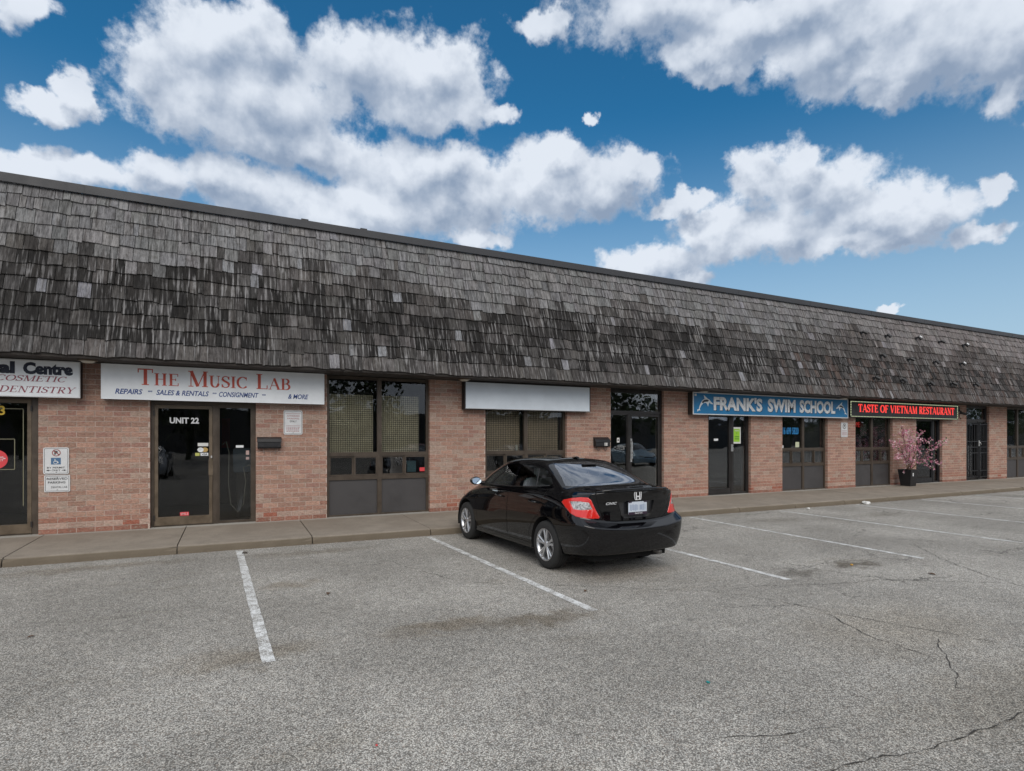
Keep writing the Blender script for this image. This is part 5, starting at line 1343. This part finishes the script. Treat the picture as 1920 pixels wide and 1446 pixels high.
        # bumper corner lens / reflector ledge
    # wheels
    for (yw, nm) in ((.98, 'rear'), (3.65, 'front')):
        for sg in (-1, 1):
            cx = sg * .775; R_ = .313
            wl = MB().lathe([(-.10, .200), (-.102, .235), (-.100, .285), (-.085, .306), (-.06, R_), (.06, R_), (.085, .306), (.100, .285), (.104, .235), (.10, .200)], (0, 0, 0), 'x', 56)
            def put(mb, name, mat, parent, smooth=True, fix=False):
                mb.v = [(x * sg + cx, y + yw * ys, z + R_) for (x, y, z) in mb.v]
                ob = mb.build(name, mat, None, smooth=smooth, fix=True); ob.parent = parent; return ob
            # grooves in the tread
            ty = put(wl, "wheel", tyre_m, root)
            gr = MB()
            for gx_ in (-.035, 0, .035): gr.lathe([(gx_ - .004, R_ + .0006), (gx_ + .004, R_ + .0006)], (0, 0, 0), 'x', 56)
            put(gr, "tread_groove", seam_m, ty, fix=False)
            rim = MB().lathe([(.101, .212), (.103, .208), (.098, .198), (.06, .186), (-.09, .186), (-.09, .205)], (0, 0, 0), 'x', 56)
            put(rim, "rim", alloy, ty)
            put(MB().lathe([(.00, .186), (.00, 0)], (0, 0, 0), 'x', 40), "brake_back", simple("brake_dark", (.02, .02, .02), .7), ty)
            put(MB().lathe([(.03, .135), (.034, .13), (.034, .05)], (0, 0, 0), 'x', 40), "brake_disc", simple("brake_disc", (.25, .24, .23), .4, .8), ty)
            hubm = MB().lathe([(.05, .050), (.085, .046), (.092, .03), (.092, 0)], (0, 0, 0), 'x', 24)
            put(hubm, "hub", alloy, ty)
            for i in range(5):
                for da in (-.17, .17):
                    a0 = 2 * math.pi * i / 5 + math.pi / 2; sp = MB()
                    a1 = a0 + da * 1.05; a2_ = a0 + da * .55
                    p_in = Vector((.082, .04 * math.cos(a2_), .04 * math.sin(a2_))); p_out = Vector((.092, .198 * math.cos(a1), .198 * math.sin(a1)))
                    dr = (p_out - p_in).normalized(); sd = dr.cross(Vector((1, 0, 0))).normalized()
                    w1_, w2_ = .013, .019
                    for (pp, w) in ((p_in, w1_), (p_out, w2_)):
                        sp.v += [tuple(pp + sd * w), tuple(pp + sd * w * .5 + Vector((.008, 0, 0))), tuple(pp - sd * w * .5 + Vector((.008, 0, 0))), tuple(pp - sd * w), tuple(pp - sd * w * .8 - Vector((.03, 0, 0))), tuple(pp + sd * w * .8 - Vector((.03, 0, 0)))]
                    for j in range(6): sp.f.append((j, (j + 1) % 6, 6 + (j + 1) % 6, 6 + j))
                    put(sp, "spoke", alloy, ty, smooth=False)
            # arch liner
            ln_ = MB(); n = 18
            for i in range(n + 1):
                a = math.pi * (i / n) * 1.16 - .25
                for xx in (.87 if True else 0, .50): ln_.v.append((sg * xx, (yw + .378 * math.cos(a)) * ys, .31 + .378 * math.sin(a)))
            for i in range(n): q = 2 * i; ln_.f.append((q, q + 1, q + 3, q + 2))
            nn = len(ln_.v); ln_.v.append((sg * .50, yw * ys, .31))
            for i in range(n): ln_.f.append((2 * i + 1, nn, 2 * i + 3))
            ob = ln_.build("wheel_arch", seam_m, None); ob.parent = root
    # underbody and cabin
    part(MB().box(-.60, .60, .25, 4.25, .19, .30).box(-.78, .78, 1.45, 3.15, .185, .24), "underbody", seam_m)
    part(MB().tube([(.42, .14, .24), (.42, .5, .25)], .028, 12), "exhaust", simple("exhaust_steel", (.18, .17, .16), .5, .8), root, smooth=True)
    part(MB().tube([(.28, .12, .23), (.28, .16, .27)], .012, 8), "tow_eye", seam_m, root)
    part(MB().box(-.70, .70, .62, 3.35, .30, .62).box(-.60, .60, .60, 1.02, .62, 1.045).box(-.68, .68, 3.05, 3.45, .62, .97), "cabin", cabin)
    def seat(cx, cy, w):
        m = MB(); m.box(cx - w, cx + w, cy, cy + .5, .55, .72)
        q = len(m.v); m.box(cx - w, cx + w, cy - .10, cy + .06, .70, 1.12)
        for i in range(q + 4, q + 8): x, y, z = m.v[i]; m.v[i] = (x * 1.0 if True else x, y - .14, z)
        s_ = part(m, "seat", seat_m)
        hb = MB(); hb.box(cx - .12, cx + .12, cy - .27, cy - .17, 1.14, 1.30); ob = part(hb, "headrest", seat_m, s_)
        b2 = bmesh.new(); b2.from_mesh(ob.data); bmesh.ops.bevel(b2, geom=list(b2.edges), offset=.035, segments=3, affect='EDGES'); b2.to_mesh(ob.data); b2.free()
        b2 = bmesh.new(); b2.from_mesh(s_.data); bmesh.ops.bevel(b2, geom=list(b2.edges), offset=.03, segments=2, affect='EDGES'); b2.to_mesh(s_.data); b2.free()
    seat(-.36, 2.15, .24); seat(.36, 2.15, .24)
    m = MB(); m.box(-.62, .62, 1.1, 1.55, .5, .70).box(-.62, .62, 1.0, 1.14, .68, 1.06); s_ = part(m, "rear_seat", seat_m)
    for cx in (-.33, 0, .33):
        ob = part(MB().box(cx - .11, cx + .11, .98, 1.08, 1.06, 1.17), "headrest", seat_m, s_)
        b2 = bmesh.new(); b2.from_mesh(ob.data); bmesh.ops.bevel(b2, geom=list(b2.edges), offset=.03, segments=3, affect='EDGES'); b2.to_mesh(ob.data); b2.free()
    st = MB(); n = 28
    pts = [(-.36 + .18 * math.cos(2 * math.pi * i / n), 2.86 + .06 * math.sin(2 * math.pi * i / n), .98 + .17 * math.sin(2 * math.pi * i / n)) for i in range(n + 1)]
    part(st.tube(pts, .014, 6), "steering_wheel", cabin, root, smooth=True)
    # roof antenna
    part(MB().tube([(.0, 1.60, 1.415), (.0, 1.50, 1.432), (0, 1.44, 1.430)], .022, 8, .012), "antenna", paint_m, root, smooth=True)
    # high stop lamp inside the rear glass
    part(MB().box(-.12, .12, 1.16, 1.2, 1.335, 1.35), "stop_lamp", trim_m, root)
    # front lamps and grille (face the shops)
    for sg in (-1, 1):
        part(MB().prism([(sg * .34, .60), (sg * .58, .64), (sg * .62, .70), (sg * .45, .68)] if sg < 0 else [(sg * .45, .68), (sg * .62, .70), (sg * .58, .64), (sg * .34, .60)], 4.28, 4.36), "headlight", lens_c, root)
    part(MB().box(-.36, .36, 4.46, 4.50, .52, .60), "front_grille", trim_m)
    root.rotation_euler = (0, 0, yaw)
    return root
CAR = build_car((4.58, -6.08, 0.004), R(2.3)); CAR.scale = (.975, 1, 1)
def copy_tree(o, parent=None, paint=None):
    c = o.copy(); C.objects.link(c); c.parent = parent
    if paint and o.name.split('.')[0] in ('body', 'door', 'trunk_lid', 'lip_spoiler', 'side_mirror'):
        c.material_slots[0].link = 'OBJECT'; c.material_slots[0].material = paint
    for ch in list(o.children): copy_tree(ch, c, paint)
    return c
for (x, nm, colr, whr) in [(-3.4, "silver", (.42, .43, .45), "mirrored in the music shop door, behind the photographer"), (3.1, "white", (.62, .63, .64), "behind the photographer, mirrored in the tall left window"), (9.3, "dark red", (.16, .015, .015), "behind the photographer, mirrored in the dark door beyond the black car"),
                           (15.4, "grey", (.14, .15, .16), "behind the photographer, mirrored in the swim school door"), (24.0, "pale blue", (.25, .36, .45), "behind the photographer, mirrored in the restaurant door")]:
    cc = copy_tree(CAR, None, simple(nm.replace(' ', '_') + "_car_paint", colr, .12, .2, .6)); cc.location = (x, -20.6, .004); cc.rotation_euler = (0, 0, R(x * .3))
    cc['label'] = nm + " sedan " + whr; cc['group'] = "cars parked across the aisle"

# ================================================================== POTTED BLOSSOM TREE
PT = thing("potted_tree", "artificial pink blossom tree in a black square planter outside the restaurant", "tree", (20.3, -.42, .148))
m = MB(); z0, z1 = .150, .70; a, b = .155, .215; cx, cy = 20.3, -.42
m.v = [(cx - a, cy - a, z0), (cx + a, cy - a, z0), (cx + a, cy + a, z0), (cx - a, cy + a, z0), (cx - b, cy - b, z1), (cx + b, cy - b, z1), (cx + b, cy + b, z1), (cx - b, cy + b, z1),
       (cx - b + .03, cy - b + .03, z1), (cx + b - .03, cy - b + .03, z1), (cx + b - .03, cy + b - .03, z1), (cx - b + .03, cy + b - .03, z1), (cx - b + .04, cy - b + .04, z1 - .06), (cx + b - .04, cy - b + .04, z1 - .06), (cx + b - .04, cy + b - .04, z1 - .06), (cx - b + .04, cy + b - .04, z1 - .06)]
m.f = [(0, 1, 5, 4), (1, 2, 6, 5), (2, 3, 7, 6), (3, 0, 4, 7), (4, 5, 9, 8), (5, 6, 10, 9), (6, 7, 11, 10), (7, 4, 8, 11), (8, 9, 13, 12), (9, 10, 14, 13), (10, 11, 15, 14), (11, 8, 12, 15), (12, 13, 14, 15), (3, 2, 1, 0)]
pot = m.build("planter", M['black'], PT)
box("planter_mark", cx - .10, cx - .05, cy - b + .012, cy - b + .016, .48, .60, M['silver'], PT)
rt = random.Random(21)
bark = simple("branch_bark", (.11, .065, .045), .9, var=.3, vscale=30)
tips = []
def wander(p, d, ln, n, jit, droop=0):
    pts = [Vector(p)]; d = Vector(d).normalized()
    for i in range(n):
        d = (d + Vector((rt.uniform(-jit, jit), rt.uniform(-jit, jit), rt.uniform(-jit, jit) - droop))).normalized(); pts.append(pts[-1] + d * ln / n)
    return pts
stems = []
for i, (dx, dy, dz) in enumerate([(-.5, -.1, 1.2), (.15, -.2, 1.5), (.55, -.35, 1.0), (-.15, .05, 1.6), (-.35, -.35, 1.1), (.45, .1, 1.3), (.75, -.2, .55)]):
    pts = wander((cx + dx * .06, cy + dy * .06, .62), (dx * .75, dy * .75, dz), rt.uniform(1.0, 1.35), 8, .12)
    for q in pts: q.y = min(q.y, -.10)
    MB().tube(pts, .016, 6, .006).build("branch", bark, PT, smooth=True); stems.append(pts)
tw = MB()
for pts in stems:
    for j in range(2, 9):
        for _ in range(3):
            p = pts[j]; d = Vector((rt.uniform(-1, 1), rt.uniform(-.8, .5), rt.uniform(-.15, .9)))
            q = wander(p, d, rt.uniform(.16, .42), 4, .25, .06)
            for w_ in q: w_.y = min(w_.y, -.03)
            tw.tube(q, .004, 4, .002); tips += [q[k_] + Vector((rt.uniform(-.03, .03), rt.uniform(-.03, .03), rt.uniform(-.03, .03))) for k_ in (1, 2, 3, 4)]
# reaching sprays: upper left, lower right, top
for (p, d, ln) in ((stems[0][5], (-1, -.1, .45), 1.15), (stems[0][4], (-1, -.2, -.05), .8), (stems[4][6], (-1, -.3, .8), .6), (stems[2][3], (1, -.5, -.65), .8), (stems[6][5], (1, -.4, -.6), .75), (stems[5][6], (.5, -.2, 1), .6), (stems[3][7], (-.1, 0, 1), .35), (stems[6][7], (.7, -.3, .5), .6)):
    q = wander(p, d, ln, 7, .12)
    for w_ in q: w_.y = min(w_.y, -.03)
    tw.tube(q, .006, 5, .003)
    for k_ in range(1, 8):
        for _ in range(5): tips.append(q[k_] + Vector((rt.uniform(-.07, .07), rt.uniform(-.07, .07), rt.uniform(-.07, .07))))
tw.build("twigs", bark, PT, kind='stuff')
def petals(n_flowers, name, mat, size, src):
    m = MB()
    for i in range(n_flowers):
        c = rt.choice(src) + Vector((rt.gauss(0, .022), rt.gauss(0, .022), rt.gauss(0, .022)))
        if c.y > -.02: c.y = -.02
        n_ = Vector((rt.uniform(-1, 1), rt.uniform(-1, .4), rt.uniform(-.4, 1))).normalized()
        a_ = n_.cross(Vector((0, 0, 1)) if abs(n_.z) < .9 else Vector((1, 0, 0))).normalized(); b_ = n_.cross(a_); s_ = size * rt.uniform(.7, 1.3); k0 = len(m.v)
        m.v.append(tuple(c))
        for k_ in range(5):
            an = 2 * math.pi * k_ / 5
            for off, rr2, up in ((-.32, .75, .25), (0, 1.0, .35), (.32, .75, .25)):
                m.v.append(tuple(c + (a_ * math.cos(an + off) + b_ * math.sin(an + off)) * s_ * rr2 + n_ * s_ * up))
            q = k0 + 1 + k_ * 3; m.f.append((k0, q, q + 1, q + 2))
    return m.build(name, mat, PT, kind='stuff')
petals(820, "pink_blossom", simple("petal_pink", (.66, .28, .38), .7, var=.3, vscale=20), .026, tips)
petals(560, "pale_blossom", simple("petal_pale", (.80, .62, .66), .7), .022, tips)
petals(360, "magenta_blossom", simple("petal_magenta", (.45, .06, .20), .7), .022, tips)
lf = MB()
for i in range(150):
    src = [q for q in tips if q.x > cx + .25] or tips
    c = rt.choice(src if i % 3 else tips); d = Vector((rt.uniform(-1, 1), rt.uniform(-1, .2), rt.uniform(-1, .6))).normalized(); s_ = d.cross(Vector((0, 0, 1))).normalized() * .022; L_ = .085
    if c.y > -.1: c = Vector((c.x, -.1, c.z))
    lf.poly([tuple(c), tuple(c + d * L_ * .5 + s_), tuple(c + d * L_), tuple(c + d * L_ * .5 - s_)])
lf.build("leaves", simple("silk_leaf", (.06, .12, .045), .7, var=.3, vscale=20), PT, kind='stuff')

# ================================================================== LITTER AND SMALL THINGS
def scrap(x, y, s, mat, name, label, cat, z=.004):
    bmx = bmesh.new(); bmesh.ops.create_icosphere(bmx, subdivisions=2, radius=s)
    rs = random.Random(int(abs(x * 100)))
    for v in bmx.verts: v.co *= rs.uniform(.65, 1.2); v.co.z *= .55; v.co.z = max(v.co.z, -s * .25)
    me = bpy.data.meshes.new(name); bmx.to_mesh(me); bmx.free(); o = link(name, me, mat); o.location = (x, y, z + s * .25); o['label'] = label; o['category'] = cat; return o
scrap(14.95, -2.36, .10, M['paper'], "crumpled_paper", "largest white crumpled paper against the kerb below the LED sign", "litter")
scrap(12.6, -2.42, .05, M['paper'], "crumpled_paper", "small white paper scrap at the kerb below the swim school sign", "litter")
scrap(2.98, -8.75, .014, simple("teal_plastic", (.0, .22, .22), .4), "plastic_scrap", "tiny teal plastic scrap on the open asphalt in front of the car", "litter")
scrap(.72, -8.55, .008, simple("red_plastic", (.5, .05, .05), .4), "plastic_scrap", "tiny red plastic scrap on the asphalt near the front", "litter")
scrap(7.5, -6.83, .022, simple("orange_leaf", (.5, .28, .05), .7), "dry_leaf", "small orange leaf lying on the brown oil stain", "leaf")
leafm = simple("brown_leaf", (.10, .055, .03), .9)
def leaf(x, y, s, label):
    rs = random.Random(int(x * 1000)); m = MB(); a = rs.uniform(0, 6.28)
    P_ = [(-1, 0), (-.4, .45), (.3, .5), (1, 0), (.3, -.45), (-.5, -.4)]
    m.v = [(x + s * (p[0] * math.cos(a) - p[1] * math.sin(a)), y + s * (p[0] * math.sin(a) + p[1] * math.cos(a)), .006 + abs(p[1]) * s * .6) for p in P_] + [(x, y, .008)]
    m.f = [(i, (i + 1) % 6, 6) for i in range(6)]
    tag(m.build("fallen_leaf", leafm), label, "leaf")
leaf(.95, -5.2, .045, "brown leaf on the asphalt right of the nearest parking line"); leaf(-1.55, -5.5, .03, "brown leaf on the bare asphalt at the far left"); leaf(3.55, -6.35, .04, "brown leaf on the asphalt just behind the car"); leaf(7.9, -7.6, .05, "dark leaf on the asphalt beyond the oil stain")
st_ = MB().prism([(0.13, 0), (0.21, 0), (0.20, .02), (0.15, .026)], -2.36, -2.30).build("stone_chip", M['rubble']); tag(st_, "small grey stone chip lying on the end of the nearest parking line", "stone")
gr = MB(); rg_ = random.Random(8)
for i in range(900):
    x = rg_.uniform(-4, 30); y = kerb_y(x) - abs(rg_.gauss(0, .07)) - .005; s = rg_.uniform(.002, .007)
    gr.box(x - s, x + s * rg_.uniform(.5, 1.2), y - s, y + s, .004, .004 + s)
gr.build("kerb_grit", simple("grit", (.28, .25, .21), .9, var=.5, vscale=40), kind='stuff')
